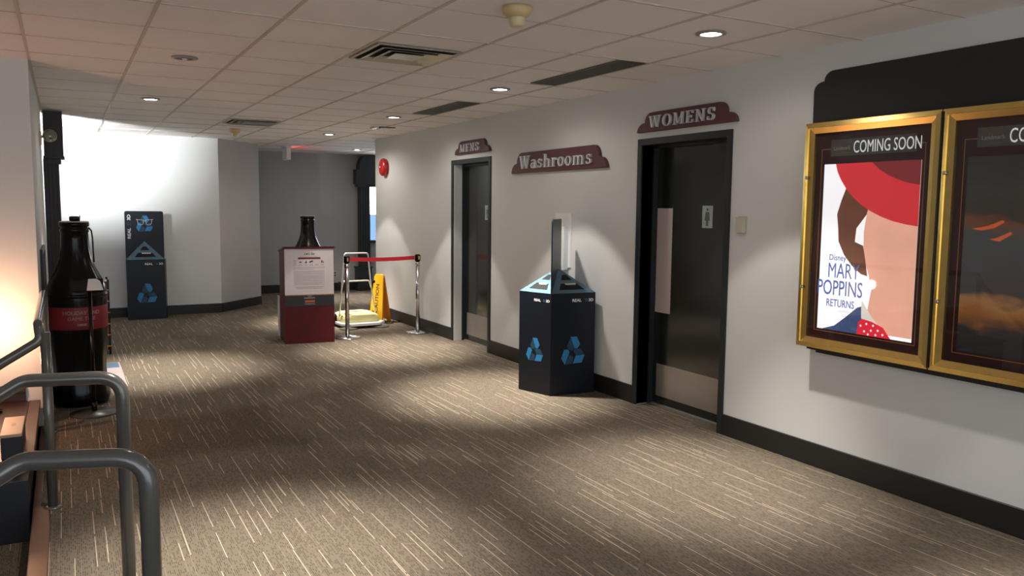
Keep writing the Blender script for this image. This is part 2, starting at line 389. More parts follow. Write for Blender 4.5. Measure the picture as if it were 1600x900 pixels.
# ------------------------------------------------------------------ stepped pilasters
def pilaster(loc, w, ztop, zh, colw, m, pedestal, label, arch, depth=.22, shift=0):
    t = thing('pilaster', label, 'column', loc)
    bm = B(); a = shift
    box(bm, a-colw/2, a+colw/2, -depth*.7, 0, 0, zh)
    for k in range(4):
        x = a-colw/2+colw*(k+.5)/4; box(bm, x-colw*.07, x+colw*.07, -depth*.7-.012, -depth*.7+.001, .12, zh-.03, bev=.004)
    obj('shaft', bm, m, t)
    bm = B()
    if arch:
        pts = [(-w/2, zh), (w/2+.3, zh), (w/2+.3, ztop), (-w/2+.20, ztop)]
        for k in range(1, 8):
            an = PI/2*(k/8); pts.append((-w/2+.20-.145*math.sin(an), ztop-.26*(1-math.cos(an))))
        pts += [(-w/2+.055, ztop-.27), (-w/2, ztop-.27)]
        poly(bm, pts, depth, frameF(0, 0, 0))
        box(bm, -w/2+.03, w/2+.28, -depth*.9, 0, zh-.05, zh)
    else:
        box(bm, -w/2, w/2, -depth, 0, zh, ztop, bev=.006); box(bm, -w/2-.008, w/2+.008, -depth-.008, .004, zh, zh+.03, bev=.003)
        box(bm, -w/2+.025, w/2-.025, -depth*.85, 0, zh-.05, zh)
    obj('capital', bm, m, t)
    if pedestal:
        bm = B(); box(bm, a-colw/2-.07, a+colw/2+.02, -depth*.9, 0, 0, pedestal, bev=.01); box(bm, a-colw/2-.085, a+colw/2+.03, -depth*.95, 0, pedestal-.03, pedestal, bev=.005)
        obj('pedestal', bm, m, t)
    return t
pilaster((-.065, 10.02, 0), .18, H-.01, 2.06, .145, column_l, 0, 'dark pilaster with box capital beside the big bottle at the left', False, .2, -.03)
pilaster((5.02, 14.90, 0), .38, 2.56, 2.02, .20, column_m, .46, 'dark stepped pilaster with arched capital in the far recess', True, .20, -.01)

# ------------------------------------------------------------------ ceiling fixtures
def downlight(x, y, on, label, group=None, warm=WARM_WHITE, power=None, mat_on=None, spill=1):
    t = thing('downlight', label, 'ceiling light', (x, y, H), 0, group)
    bm = B(); lathe(bm, [(.058, .004), (.085, .004), (.085, -.002), (.060, -.006), (.058, .002)], 32); obj('trim_ring', bm, mat('light_trim', (.30, .27, .25), .4), t)
    bm = B(); lathe(bm, [(0, .003), (.056, .003), (.058, -.001), (0, -.003)], 32); obj('lens', bm, (mat_on or lens_on) if on else mat('light_off_glass', (.45, .40, .38), .1, .6), t)
    if not on:
        bm = B(); lathe(bm, [(0, -.003), (.02, -.004), (.014, -.014), (0, -.018)], 16); obj('bulb', bm, mat('bulb_glass', (.8, .75, .7), .08, .3), t)
    if on:
        for e_, ang, bl in ((E_BEAM, 53, 1.0), (E_CONE, 77, .18), (E_SPILL*spill, 168, .5)):
            L = bpy.data.lights.new('downlight_lamp', 'SPOT'); L.energy = e_*(power or 1); L.color = warm; L.spot_size = math.radians(ang); L.spot_blend = bl; L.shadow_soft_size = .035
            lo = bpy.data.objects.new('downlight_lamp', L); C.objects.link(lo); lo.parent = t; lo.location = (0, 0, -.035)
    return t
GL = 'lit recessed downlights in the ceiling'
names = {3.49: 'lit downlight nearest the camera, high above the womens door area', 5.98: 'lit downlight between the two long dark ceiling slots', 8.44: 'lit downlight past the farther dark ceiling slot, near small ceiling hatch', 10.9: 'lit downlight before the hanging exit sign'}
for y, lb in names.items(): downlight(3.2, y, True, lb, GL, power={3.49: .80, 5.98: 1.2, 8.44: 1.15}.get(y, 1.1), spill={8.44: 2.0, 10.9: 3.5}.get(y, 1))
downlight(4.45, 13.5, True, 'farthest lit downlight, in the recess before the dark pilaster', GL, power=.6)
downlight(.75, 8.30, True, 'lit downlight over the left side near the bright back wall', GL)
downlight(.75, 5.885, False, 'unlit recessed downlight in the pinkish ceiling at the left')
for x, y in ((.75, 3.49), (3.2, 1.03)):        # continue the two rows overhead, out of frame
    downlight(x, y, True, 'lit downlight overhead of the viewpoint', GL)

def diffuser(x, y, label):
    t = thing('air_diffuser', label, 'vent', (x, y, H)); a = .28
    bm = B()
    for s in range(4):
        M = Matrix.Rotation(s*PI/2, 4, 'Z'); poly(bm, [(-a, -a), (a, -a), (a-.022, -a+.022), (-a+.022, -a+.022)], .008, M, w0=-.006)
    obj('frame', bm, vent_m, t)
    bm = B(); box(bm, -a+.01, a-.01, -a+.01, a-.01, .0035, .0055); obj('throat', bm, ventdark_m, t)
    for k, (o, wd) in enumerate(((.235, .052), (.165, .052), (.095, .095))):
        bm = B()
        if k < 2:
            for s in range(4):
                M = Matrix.Rotation(s*PI/2, 4, 'Z')
                tt = bmesh.new(); i = o-wd
                vs = [tt.verts.new(p) for p in ((-o, -o, -.014), (o, -o, -.014), (i, -i, .003), (-i, -i, .003), (-o, -o, -.017), (o, -o, -.017), (i, -i, 0), (-i, -i, 0))]
                for f in ((0, 1, 2, 3), (7, 6, 5, 4), (0, 4, 5, 1), (1, 5, 6, 2), (2, 6, 7, 3), (3, 7, 4, 0)): tt.faces.new([vs[q] for q in f])
                bmesh.ops.recalc_face_normals(tt, faces=tt.faces)
                merge(bm, tt, M)
        else: box(bm, -o, o, -o, o, -.016, -.012, bev=.001)
        obj('louvre', bm, vent_m, t)
diffuser(1.967, 4.99, 'square metal air diffuser nearest the camera, above the hall centre')
diffuser(1.967, 9.87, 'square air diffuser farther down the hall beside small smoke detector')
def slot(x, y, L, label):
    t = thing('linear_vent', label, 'vent', (x, y, H))
    bm = B(); box(bm, -.105, .105, -L/2, L/2, -.002, .004)
    obj('grille', bm, slot_m, t)
    bm = B()
    for s in (-1, 1): box(bm, s*.105-.004, s*.105+.004, -L/2, L/2, -.005, .004)
    obj('frame', bm, mat('slot_frame', (.12, .11, .085), .5), t)
slot(3.352, 4.976, 1.16, 'long dark ceiling slot vent above the womens door')
slot(3.345, 7.42, 1.13, 'long dark ceiling slot vent above the mens door')

def detector(x, y, label):
    t = thing('smoke_detector', label, 'smoke detector', (x, y, H))
    bm = B(); lathe(bm, [(.075, .004), (.075, -.012), (.068, -.030), (.052, -.042), (.040, -.046), (0, -.046)], 36); obj('base', bm, plastic_c, t)
    bm = B(); lathe(bm, [(.040, -.044), (.043, -.052), (.040, -.060), (.036, -.078), (.030, -.088), (0, -.089)], 30)
    obj('sensor', bm, mat('sensor_plastic', (.66, .54, .32), .3), t)
detector(1.99, 3.55, 'yellowed smoke detector nearest the camera at the top of the picture')
detector(1.975, 10.93, 'small yellowed smoke detector near the bright back wall corner')

t = thing('ceiling_hatch', 'small hinged-down ceiling hatch beside the fifth-row downlight', 'hatch', (3.53, 9.62, H))
t['label'] = 'small ceiling access hatch with a dark gap beyond the slot vents'
bm = B(); box(bm, -.10, .10, -.10, .10, -.004, .004); obj('opening', bm, ventdark_m, t)
bm = B(); box(bm, -.085, .10, -.10, .05, -.022, -.008, bev=.002); obj('cover', bm, tile_m, t)
bm = B(); box(bm, -.17, -.11, -.09, .07, -.018, .003, bev=.004); obj('sensor_box', bm, plastic_w, t)
bm = B(); lathe(bm, [(0, -.05), (.010, -.046), (.012, -.036), (.006, -.024), (.006, -.02), (0, -.02)], 12); obj('knob', bm, plastic_w, t)

t = thing('exit_sign', 'white hanging exit sign seen edge-on before the dark recess wall', 'exit sign', (3.26, 13.55, H))
bm = B(); lathe(bm, [(0, .004), (.02, .004), (.02, -.02), (0, -.02)], 16); box(bm, -.05, .05, -.12, .12, -.012, .003); obj('bracket', bm, plastic_w, t)
bm = B(); box(bm, -.035, .035, -.14, .14, -.215, -.02, bev=.005); obj('housing', bm, plastic_w, t)
bm = B(); box(bm, .0345, .037, -.12, .12, -.20, -.04); obj('face', bm, exit_glow, t, label='glowing red face')

t = thing('fire_alarm', 'round red fire alarm on the white wall left of the mens door', 'fire alarm', (XW, 10.99, 2.155))
M = Matrix.Rotation(-PI/2, 4, 'Y')
bm = B(); lathe(bm, [(0, 0), (.118, 0), (.118, .018), (0, .018)], 40, M); obj('backplate', bm, red_m, t)
bm = B(); lathe(bm, [(.122, .018), (.128, .03), (.126, .05), (.115, .068), (.08, .082), (.04, .088), (0, .089)], 40, M); obj('gong', bm, red_m, t)
bm = B(); lathe(bm, [(.014, .086), (.014, .093), (.006, .097), (0, .097)], 16, M); obj('centre_bolt', bm, plastic_w, t)

t = thing('emergency_light', 'round emergency light head on the left wall beside the dark pilaster', 'emergency light', (-.175, 8.95, 2.22))
bm = B(); box(bm, 0, .02, -.05, .05, -.07, .05, bev=.004); tube(bm, [(.015, 0, 0), (.045, -.01, .01)], .012); obj('bracket', bm, cream_m, t)
M = Matrix.Translation((.088, -.03, .012)) @ Matrix.Rotation(PI/2, 4, 'X')
bm = B(); lathe(bm, [(0, -.07), (.03, -.068), (.048, -.045), (.060, 0), (.060, .012), (.054, .012)], 32, M); obj('housing', bm, mat('lamp_head_grey', (.30, .28, .24), .35), t)
bm = B(); lathe(bm, [(0, .004), (.030, .006), (.054, .011), (.054, .013), (0, .016)], 32, M); obj('lens', bm, mat('lamp_lens', (.30, .31, .26), .15, .9, bump=(40, 1.0)), t)

# ------------------------------------------------------------------ wall signs with raised serif lettering
def seg(x0, y0, x1, y1, w):        # bar with horizontal cut ends of width w
    return [(x0-w/2, y0), (x0+w/2, y0), (x1+w/2, y1), (x1-w/2, y1)]
def sf(x, y, w=.30, h=.05): return rect(x-w/2, x+w/2, y, y+h)
def ringp(cx, cy, rx, ry, tx, ty, a0=0, a1=360, n=20):
    out = []
    for k in range(n):
        a = math.radians(a0+(a1-a0)*k/n); b = math.radians(a0+(a1-a0)*(k+1)/n)
        out.append([(cx+rx*math.cos(a), cy+ry*math.sin(a)), (cx+rx*math.cos(b), cy+ry*math.sin(b)), (cx+(rx-tx)*math.cos(b), cy+(ry-ty)*math.sin(b)), (cx+(rx-tx)*math.cos(a), cy+(ry-ty)*math.sin(a))])
    return out
TK, TN = .125, .06
GLY = {
 'M': (.98, [seg(.16, 0, .16, 1, TN), seg(.16, 1, .49, .08, TK), seg(.82, 1, .49, .08, TN), seg(.82, 0, .82, 1, TK), sf(.16, 0), sf(.82, 0, .34), sf(.13, .95, .24), sf(.85, .95, .26)]),
 'E': (.74, [seg(.22, 0, .22, 1, TK), rect(.08, .66, 0, .06), rect(.08, .64, .94, 1), rect(.22, .50, .48, .54), rect(.60, .66, 0, .26), rect(.58, .64, .76, 1), rect(.47, .52, .40, .62)]),
 'N': (.88, [seg(.18, 0, .18, 1, TN), seg(.18, 1, .70, 0, TK), seg(.70, 0, .70, 1, TN), sf(.18, 0), sf(.14, .95, .24), sf(.70, .95, .28)]),
 'W': (1.16, [seg(.14, 1, .36, 0, TK), seg(.58, .95, .36, 0, TN), seg(.58, 1, .80, 0, TK), seg(1.00, 1, .80, 0, TN), sf(.14, .95, .28), sf(.58, .95, .26), sf(1.0, .95, .26)]),
 'O': (.92, ringp(.46, .5, .40, .52, .15, .06)),
 'S': (.70, ringp(.35, .735, .25, .275, .10, .08, 20, 265, 14) + ringp(.35, .265, .27, .285, .12, .08, -160, 85, 14) + [rect(.52, .58, .68, .98), rect(.08, .14, .02, .32)]),
 'a': (.64, ringp(.28, .21, .23, .23, .10, .06) + [seg(.49, 0, .49, .52, .13), sf(.55, 0, .20)] + ringp(.30, .47, .25, .21, .12, .06, 0, 160, 10)),
 's': (.52, ringp(.26, .50, .19, .18, .08, .06, 20, 265, 10) + ringp(.26, .19, .20, .20, .09, .06, -160, 85, 10) + [rect(.39, .43, .46, .66), rect(.05, .09, .02, .22)]),
 'h': (.74, [seg(.17, 0, .17, 1, .12), sf(.17, 0, .24, .04), sf(.12, .95, .18), seg(.58, 0, .58, .45, .12), sf(.58, 0, .24, .04)] + ringp(.385, .42, .255, .25, .12, .07, 0, 180, 10)),
 'r': (.52, [seg(.17, 0, .17, .66, .13), sf(.17, 0, .28), sf(.12, .61, .20)] + ringp(.37, .46, .21, .21, .10, .08, 20, 170, 8) + ringp(.45, .54, .07, .07, .069, .069, 0, 360, 8)),
 'o': (.62, ringp(.31, .33, .28, .35, .12, .055)),
 'm': (1.10, [seg(.17, 0, .17, .66, .13), sf(.17, 0, .26), sf(.12, .61, .20), seg(.54, 0, .54, .45, .12), sf(.54, 0, .22, .04), seg(.91, 0, .91, .45, .12), sf(.91, 0, .24, .04)] + ringp(.355, .43, .245, .24, .12, .07, 0, 180, 10) + ringp(.725, .43, .245, .24, .12, .07, 0, 180, 10)),
}
def serif(s, hgt, M, width, depth):
    outm = []
    tot = sum(GLY[c][0] for c in s)+.10*(len(s)-1); k = width/tot; x = 0
    for i, c in enumerate(s):
        bm = B(); outm.append(bm)
        for j, p in enumerate(GLY[c][1]):
            poly(bm, [((x+a)*k+.16*hgt*(b-.4)*.35, b*hgt) for a, b in p], depth + .00003*(j % 7), M, bev=0)
        x += GLY[c][0]+.10
    return outm
def wall_sign(word, yl, yr, z0, z1, tx0, tx1, tz, th, label, step):
    pf = (XW-.032)/XW; pl = (XW-.050)/XW; cz = 1.5837
    yl, yr, z0, z1 = yl*pf, yr*pf, cz+(z0-cz)*pf, cz+(z1-cz)*pf; tx0, tx1, tz, th = tx0*pl, tx1*pl, cz+(tz-cz)*pl, th*pl
    w = yl-yr; h = z1-z0; t = thing('washroom_sign', label, 'sign', (XW, (yl+yr)/2, z0))
    M = frameR(yl, z0); s = step; hs = h*.48
    left = []
    for k in range(7):
        a = PI/2*k/6; left.append((s*(1-math.cos(a)), hs*math.sin(a)))
    for k in range(7):
        a = PI/2*k/6; left.append((s+.012+s*.85*(1-math.cos(a)), hs+.004+(h-hs-.004)*math.sin(a)))
    right = [(w-a, b) for a, b in left[::-1]]
    bm = B(); poly(bm, left+right, .032, M, bev=.004)
    obj('board', bm, sign_m, t, world=True)
    M2 = frameR(tx0, tz) @ Matrix.Translation((0, 0, .0325))
    for bm in serif(word, th, M2, tx0-tx1, .020): obj('letter', bm, letter_m, t, world=True)
wall_sign('MENS', 8.68, 7.80, 2.205, 2.352, 8.54, 8.05, 2.23, .088, 'small maroon sign reading MENS above the farther door', .085)
wall_sign('Washrooms', 7.30, 5.635, 1.942, 2.145, 7.14, 5.86, 1.985, .125, 'long maroon sign reading Washrooms between the two doors', .10)
wall_sign('WOMENS', 5.23, 4.135, 2.197, 2.345, 5.085, 4.345, 2.228, .088, 'maroon sign reading WOMENS above the nearer door', .085)

# wall boxes
t = thing('wall_switch_box', 'small cream box on the wall right of the womens door', 'wall box', (XW, 4.035, 1.43))
bm = B(); M = frameR(4.075, 1.43); box(bm, 0, .078, 0, .118, 0, .004, M=M); obj('backplate', bm, cream_m, t, world=True)
bm = B(); box(bm, .003, .072, .006, .112, .004, .035, bev=.004, M=M); obj('cover', bm, cream_m, t, world=True)
t = thing('brochure_holder', 'white wall holder behind the near recycling bin header', 'wall holder', (XW, 6.28, 1.04))
bm = B(); M = frameR(6.41, 1.03); box(bm, 0, .26, .02, .52, 0, .012, bev=.002, M=M); obj('backplate', bm, plastic_w, t, world=True)
bm = B(); box(bm, .03, .22, .0, .40, .012, .06, bev=.004, M=M); obj('pocket', bm, mat('clear_grey_plastic', (.70, .72, .72), .2), t, world=True)
bm = B(); box(bm, .045, .20, .03, .45, .0605, .066, M=M); obj('leaflets', bm, plastic_w, t, world=True)
bm = B(); box(bm, .09, .14, -.035, .0, .0, .03, bev=.003, M=M); obj('latch', bm, plastic_w, t, world=True)
t = thing('wall_outlet', 'small beige outlet plate low on the dark recess wall', 'outlet', (4.47, 14.95, .25))
bm = B(); box(bm, -.045, .045, -.006, 0, 0, .13, bev=.002); obj('plate', bm, cream_m, t)
for z in (.025, .075):
    bm = B(); box(bm, -.02, .02, -.009, -.005, z, z+.03, bev=.003); obj('socket', bm, mat('outlet_brown', (.12, .09, .06), .4), t)
t = thing('framed_board', 'narrow dark framed board on the side wall behind the bottle', 'picture frame', (-.175, 7.75, .5))
bm = B(); box(bm, 0, .02, -.46, .46, 0, .73, bev=.003); obj('frame', bm, column_l, t)
bm = B(); box(bm, .020, .0225, -.42, .42, .04, .69); obj('panel', bm, mat('dark_green_glass', (.02, .03, .03), .1), t)

# ------------------------------------------------------------------ poster display case
yl, ym, yr2, z0, z1, D = 3.43, 2.563, 1.70, .768, 2.108, .13
bm = B()
hp = [(0, 2.10-2.0), (0, .315)]
for k in range(7):
    a = PI/2*k/6; hp.append((.065*(1-math.cos(a)), .315+.05*math.sin(a)))
for k in range(7):
    a = PI/2*k/6; hp.append((.072+.065*(1-math.cos(a)), .368+.055*math.sin(a)))
wH = 3.475-1.65
hp += [(wH-.137, .423), (wH-.072, .368), (wH, .315), (wH, .10)]
poly(bm, hp, .010, frameR(3.475, 2.0, .0015), bev=.002)
tag(obj('header_board', bm, blackboard_m), 'charcoal header board with stepped corners above the brass poster case', 'board')
t = thing('poster_case', 'brass framed two-door glass poster case on the right wall', 'display case', (XW, 2.563, z0))
bm = B(); M = frameR(yl, 0)
Wd = yl-yr2
box(bm, .008, Wd-.008, z0+.008, z1-.008, 0, .085, M=M); obj('cabinet', bm, mat('bronze_dark', (.06, .045, .02), .4, .5), t, world=True)
bm = B(); box(bm, .04, Wd-.04, z0-.022, z0+.01, 0, .075, M=M, bev=.002); box(bm, .09, Wd-.09, z0-.040, z0-.02, 0, .05, M=M); obj('mounting_rail', bm, blackboard_m, t, world=True)
def case_door(ya, yb, parent):
    M = frameR(ya, z0, .088); w = ya-yb; h = z1-z0; b = .062; root = None
    bm = B()
    for prof in ((0, b*.45, .034, .042), (b*.40, b, .030, .022)):
        o, i, d0, d1 = prof
        for s in range(4):
            if s == 0: q = [(o, o), (w-o, o), (w-i, i), (i, i)]
            elif s == 1: q = [(w-o, o), (w-o, h-o), (w-i, h-i), (w-i, i)]
            elif s == 2: q = [(w-o, h-o), (o, h-o), (i, h-i), (w-i, h-i)]
            else: q = [(o, h-o), (o, o), (i, i), (i, h-i)]
            tt = bmesh.new(); vs = [tt.verts.new((p[0], p[1], 0)) for p in q]
            top = [tt.verts.new((q[k][0], q[k][1], (d0 if k < 2 else d1))) for k in range(4)]
            for f in ((0, 1, 2, 3), (4, 5, 6, 7), (0, 1, 5, 4), (1, 2, 6, 5), (2, 3, 7, 6), (3, 0, 4, 7)): tt.faces.new([(vs+top)[k] for k in f])
            bmesh.ops.recalc_face_normals(tt, faces=tt.faces); merge(bm, tt, M)
    fr = obj('door_frame', bm, brass_m, parent, world=True)
    bm = B(); box(bm, b-.004, w-b+.004, b-.004, h-b+.004, .012, .015, M=M)
    obj('glass', bm, glass_m, fr, world=True)
    for u, v in ((.030, h*.27), (.030, h*.76)):
        bm = B(); lathe(bm, [(.010, .036), (.010, .046), (.007, .048), (0, .048)], 16, M @ Matrix.Translation((u, v, 0)))
        obj('lock', bm, chrome_m, fr, world=True)
    return fr
d1 = case_door(yl, ym+.003, t); d2 = case_door(ym-.003, yr2, t)
bm = B(); tube(bm, [(XW-.126, ym, z0+.01), (XW-.126, ym, z1-.01)], .005, 8); obj('hinge', bm, ventdark_m, t, world=True)
def case_back(ya, yb):
    M = frameR(ya, z0, .085); w = ya-yb; h = z1-z0
    bm = B(); box(bm, .03, w-.03, .03, h-.03, 0, .003, M=M); bk = obj('backing_board', bm, maroon_m, t, world=True)
    bm = B(); a = .10; b2 = .105; top = h-.155
    for q in (rect(a, a+.004, b2, top), rect(w-a-.004, w-a, b2, top), rect(a, w-a, b2, b2+.004), rect(a, a+.065, top-.004, top), rect(w-a-.065, w-a, top-.004, top)):
        poly(bm, q, .0005, M, w0=.0031)
    obj('gold_line', bm, gold_m, bk, world=True)
    bm = B(); poly(bm, rect(.165, w-.155, h-.200, h-.105), .002, M, w0=.0031); hd = obj('title_strip', bm, mat('strip_grey', (.085, .078, .075), .6), bk, world=True)
    bm = B(); text(bm, 'COMING SOON', .098, M @ Matrix.Translation((.318, h-.186, .0055)), sx=.60, h=.0008, bold=.0009)
    obj('title_lettering', bm, mat('strip_text', (.42, .42, .42), .6, emit=.50), hd, world=True)
    bm = B(); text(bm, 'Landmark', .030, M @ Matrix.Translation((.185, h-.165, .0055)), sx=.95, h=.0008)
    obj('logo_lettering', bm, mat('logo_grey', (.34, .32, .30), .6), hd, world=True)
    bm = B()
    for u, v, r in ((.225, .138, .005), (.245, .132, .004), (.262, .130, .003)): poly(bm, [(u+r*math.cos(k), h-v+r*math.sin(k)) for k in [j*PI/4 for j in range(8)]], .0008, M, w0=.0055)
    poly(bm, [(.19, h-.182), (.30, h-.182), (.28, h-.188), (.21, h-.188)], .0008, M, w0=.0055)
    obj('logo_mark', bm, mat('logo_gold', (.18, .10, .03), .6), hd, world=True)
    return M, w, h
M, w, h = case_back(yl, ym+.003)
P = Matrix.Translation((0, 0, 0)) @ M @ Matrix.Translation((.125, .120, .0035))
pw, ph = .620, .975
def PP(pts): return [(a*pw, b*ph) for a, b in pts]
pst = thing('film_poster', 'white poster with a red curved field and blue title words in the left case door', 'poster', (XW-.09, 3.0, .89))
bm = B(); poly(bm, rect(0, pw, 0, ph), .0012, P); pap = obj('sheet', bm, mat('poster_white', (.74, .72, .74), .5, var=(2, .08), emit=.50), pst, world=True)
def layer(name, pts, m, w0, lab=None):
    bm = B(); poly(bm, PP(pts), .0003, P, w0=w0); obj(name, bm, m, pap, world=True, label=lab)
sm = lambda pts: pts
layer('peach_field', [(.50, .74), (.47, .60), (.48, .45), (.54, .36), (.58, .27), (.55, .15), (.62, .06), (.72, .02), (1, .02), (1, .74)], mat('print_peach', (.56, .28, .20), .5, var=(5, .18), emit=.50), .0012)
layer('brown_field', [(.26, .86), (.21, .78), (.17, .70), (.19, .62), (.20, .54), (.27, .46), (.36, .40), (.46, .355), (.53, .345), (.50, .44), (.47, .52), (.38, .54), (.39, .62), (.49, .70), (.52, .78)], mat('print_brown', (.085, .028, .015), .5, var=(14, .5), emit=.50), .0016)
hat = [(.13, 1), (.155, .95), (.20, .90), (.26, .85), (.34, .80), (.43, .755), (.53, .72), (.64, .69), (.76, .665), (.88, .65), (1, .64), (1, 1)]
layer('red_field', hat, mat('print_red', (.42, .018, .025), .5, var=(6, .12), emit=.50), .0020)
layer('dark_red_field', [(.52, 1), (.60, .955), (.70, .92), (.80, .895), (.90, .875), (1, .865), (1, 1)], mat('print_dark_red', (.12, .012, .014), .5, emit=.50), .0024)
layer('navy_field', [(.06, 0), (.20, .03), (.32, .09), (.44, .155), (.485, .165), (.49, .10), (.53, .05), (.60, 0)], mat('print_navy', (.030, .05, .12), .5, var=(30, .5), emit=.50), .0024)
layer('pale_field', [(.49, .20), (.60, .11), (.72, .04), (.60, .03), (.47, .06)], mat('print_pale', (.50, .46, .40), .5, emit=.50), .0020)
layer('scarlet_field', [(.46, .07), (.50, .095), (.60, .085), (.72, .06), (.80, 0), (.45, 0)], mat('print_scarlet', (.50, .012, .03), .5, emit=.50), .0028)
bm = B()
for u, v in ((.49, .05), (.55, .065), (.62, .06), (.53, .02), (.60, .03), (.67, .035), (.72, .015), (.57, .005), (.65, .008)):
    poly(bm, [(u*pw+.0065*math.cos(k*PI/4), v*ph+.0065*math.sin(k*PI/4)+.003) for k in range(8)], .0003, P, w0=.0032)
obj('white_dots', bm, mat('print_dots', (.6, .6, .6), .5, emit=.50), pap, world=True)
bm = B()
for s, sz, u, v, sx in (('Disney', .048, .20, .425, .9), ('MARY', .125, .27, .320, .66), ('POPPINS', .125, .235, .215, .66), ('RETURNS', .062, .25, .145, .74)):
    text(bm, s, sz, P @ Matrix.Translation((u*pw, v*ph, .0014)), sx=sx, h=.0006, align='CENTER', bold=.0004)
obj('title', bm, mat('print_title_blue', (.045, .09, .27), .5, emit=.50), pap, world=True, label='blue title words MARY POPPINS RETURNS')
bm = B()
for k, (s, sz) in enumerate((('DECEMBER', .018), ('2018', .016))): text(bm, s, sz, P @ Matrix.Translation((.30*pw, (.115-.025*k)*ph, .0014)), sx=.9, h=.0005, align='CENTER')
obj('small_print', bm, mat('faint_print', (.45, .45, .55), .5, emit=.50), pap, world=True)
M, w, h = case_back(ym-.003, yr2)
P = M @ Matrix.Translation((.125, .120, .0035))
ps2 = thing('film_poster', 'dark smoky poster with an orange band in the right case door', 'poster', (XW-.09, 2.15, .89))
bm = B(); poly(bm, rect(0, pw, 0, ph), .0012, P)
sh = obj('sheet', bm, darkposter_m, ps2); sh.parent = ps2; sh.location = (-ps2.location.x, -ps2.location.y, -ps2.location.z)
bm = B(); text(bm, 'B', .075, P @ Matrix.Translation((.315, .730, .0014)), sx=1.1, h=.0006, shear=.35, bold=.003)
obj('title_letter', bm, mat('print_silver', (.50, .50, .52), .5, emit=.50), ps2, world=True)
bm = B(); poly(bm, [(.04, .62), (.12, .635), (.19, .665), (.20, .655), (.15, .625), (.09, .612)], .0003, P, w0=.0014)
poly(bm, [(.13, .57), (.18, .56), (.24, .60), (.23, .61), (.17, .58)], .0003, P, w0=.0014)
obj('orange_streak', bm, mat('print_ember', (.28, .05, .015), .6, emit=.50), ps2, world=True)

# ------------------------------------------------------------------ recycling bins
def logo(bm_l, bm_d, M, s, w0=.0006):
    LT = [[(-.2, 1.17), (.33, 1.17), (.63, .58), (.40, .25), (.15, .28)], [(-.75, .22), (-.42, .22), (-.28, 0), (-.67, -.96), (-1.0, -.45)], [(.28, -.30), (1.05, -.27), (.80, -.87), (.03, -.9)]]
    DT = [[(-.22, 1.10), (-.50, .48), (-.32, .18), (-.02, .12), (.12, .32)], [(-.62, -.96), (-.28, -.20), (.08, -.42), (-.05, -.90)], [(.28, -.27), (.05, .05), (.14, .25), (.72, .20), (1.00, -.24)]]
    for p in LT: poly(bm_l, [(a*s, b*s) for a, b in p], .0006, M, w0=w0)
    for p in DT: poly(bm_d, [(a*s, b*s) for a, b in p], .0004, M, w0=w0)
def bin_face(parent, M, w, h, tw, mwhite=None):
    bl, bd = B(), B(); logo(bl, bd, M @ Matrix.Translation((w/2, h*.42, 0)), tw*.26)
    obj('recycling_mark', bl, lblue_m, parent, label='light blue folded recycling loop'); obj('recycling_mark_shade', bd, dblue_m, parent)
    b = B(); z = h-.075
    q = w/.5; text(b, 'REAL', .040*q, M @ Matrix.Translation((w*.47, z, .0006)), sx=1.15, h=.0006, bold=.001); text(b, '3D', .040*q, M @ Matrix.Translation((w*.84, z, .0006)), sx=1.15, h=.0006, bold=.001)
    obj('lettering', b, white_print, parent, label='white letters REAL 3D')
    b = B(); text(b, 'D', .040*w/.5, M @ Matrix.Translation((w*.755, z, .0006)), sx=1.1, h=.0006); obj('lettering_blue', b, lblue_m, parent)
def a_slots(parent, M, w, hgt):     # the two openings in a sloping triangular lid face
    b = B()
    poly(b, [(w*.22, hgt*.13), (w*.78, hgt*.13), (w*.68, hgt*.36), (w*.32, hgt*.36)], .002, M, w0=.0005)
    poly(b, [(w*.38, hgt*.50), (w*.62, hgt*.50), (w*.545, hgt*.70), (w*.455, hgt*.70)], .002, M, w0=.0005)
    obj('opening', b, void_m, parent, label='black trapezoid openings')
    b = B(); poly(b, [(w*.40, hgt*.36), (w*.66, hgt*.36), (w*.64, hgt*.30), (w*.42, hgt*.30)], .0015, M, w0=.003)
    obj('flap', b, cream_m, parent, label='folded pale flap')

def poly_lid(parent, corners, z, apex, m):
    b = B(); t_ = bmesh.new(); vs = [t_.verts.new((x, y, z)) for x, y in corners]; a = t_.verts.new(apex)
    for k in range(len(vs)): t_.faces.new((vs[k], vs[(k+1) % len(vs)], a))
    bmesh.ops.recalc_face_normals(t_, faces=t_.faces); t_.faces.new(vs[::-1]); merge(b, t_, None)
    return obj('lid', b, m, parent)

# near bin: five-sided body, corner towards the hall, header board on the diagonal
A_, B_, C_, D_, E_ = (3.452, 6.06), (3.557, 5.706), (3.985, 5.672), (4.02, 6.05), (3.72, 6.30)
org = Vector((3.75, 5.95, 0)); rel = lambda p: (p[0]-org.x, p[1]-org.y)
t = thing('recycling_bin', 'dark navy glasses recycling bin with pyramid lid between the washroom doors', 'recycling bin', org)
bz = .875
bm = B(); poly(bm, [rel(p) for p in (A_, B_, C_, D_, E_)], bz, None, bev=0); bd = obj('body', bm, navy_m, t)
apex = Vector((3.765-org.x, 5.95-org.y, 1.075))
poly_lid(t, [rel(p) for p in (A_, B_, C_, D_, E_)], bz, apex, slope_m)
for a, b_ in ((A_, B_), (B_, C_)):
    a3 = Vector((*rel(a), 0)); b3 = Vector((*rel(b_), 0)); Lw = (b3-a3).length
    M = frame3(a3, b3-a3, (0, 0, 1)); bin_face(bd, M, Lw, bz, Lw)
    a4 = Vector((a3.x, a3.y, bz)); b4 = Vector((b3.x, b3.y, bz)); mid = (a4+b4)/2
    Ms = frame3(a4, b4-a4, apex-mid); a_slots(t, Ms, Lw, (apex-mid).length)
s3 = Vector((*rel(B_), 0)); e3 = Vector((*rel((3.871, 6.06)), 0)); dirv = (e3-s3); Lh = dirv.length
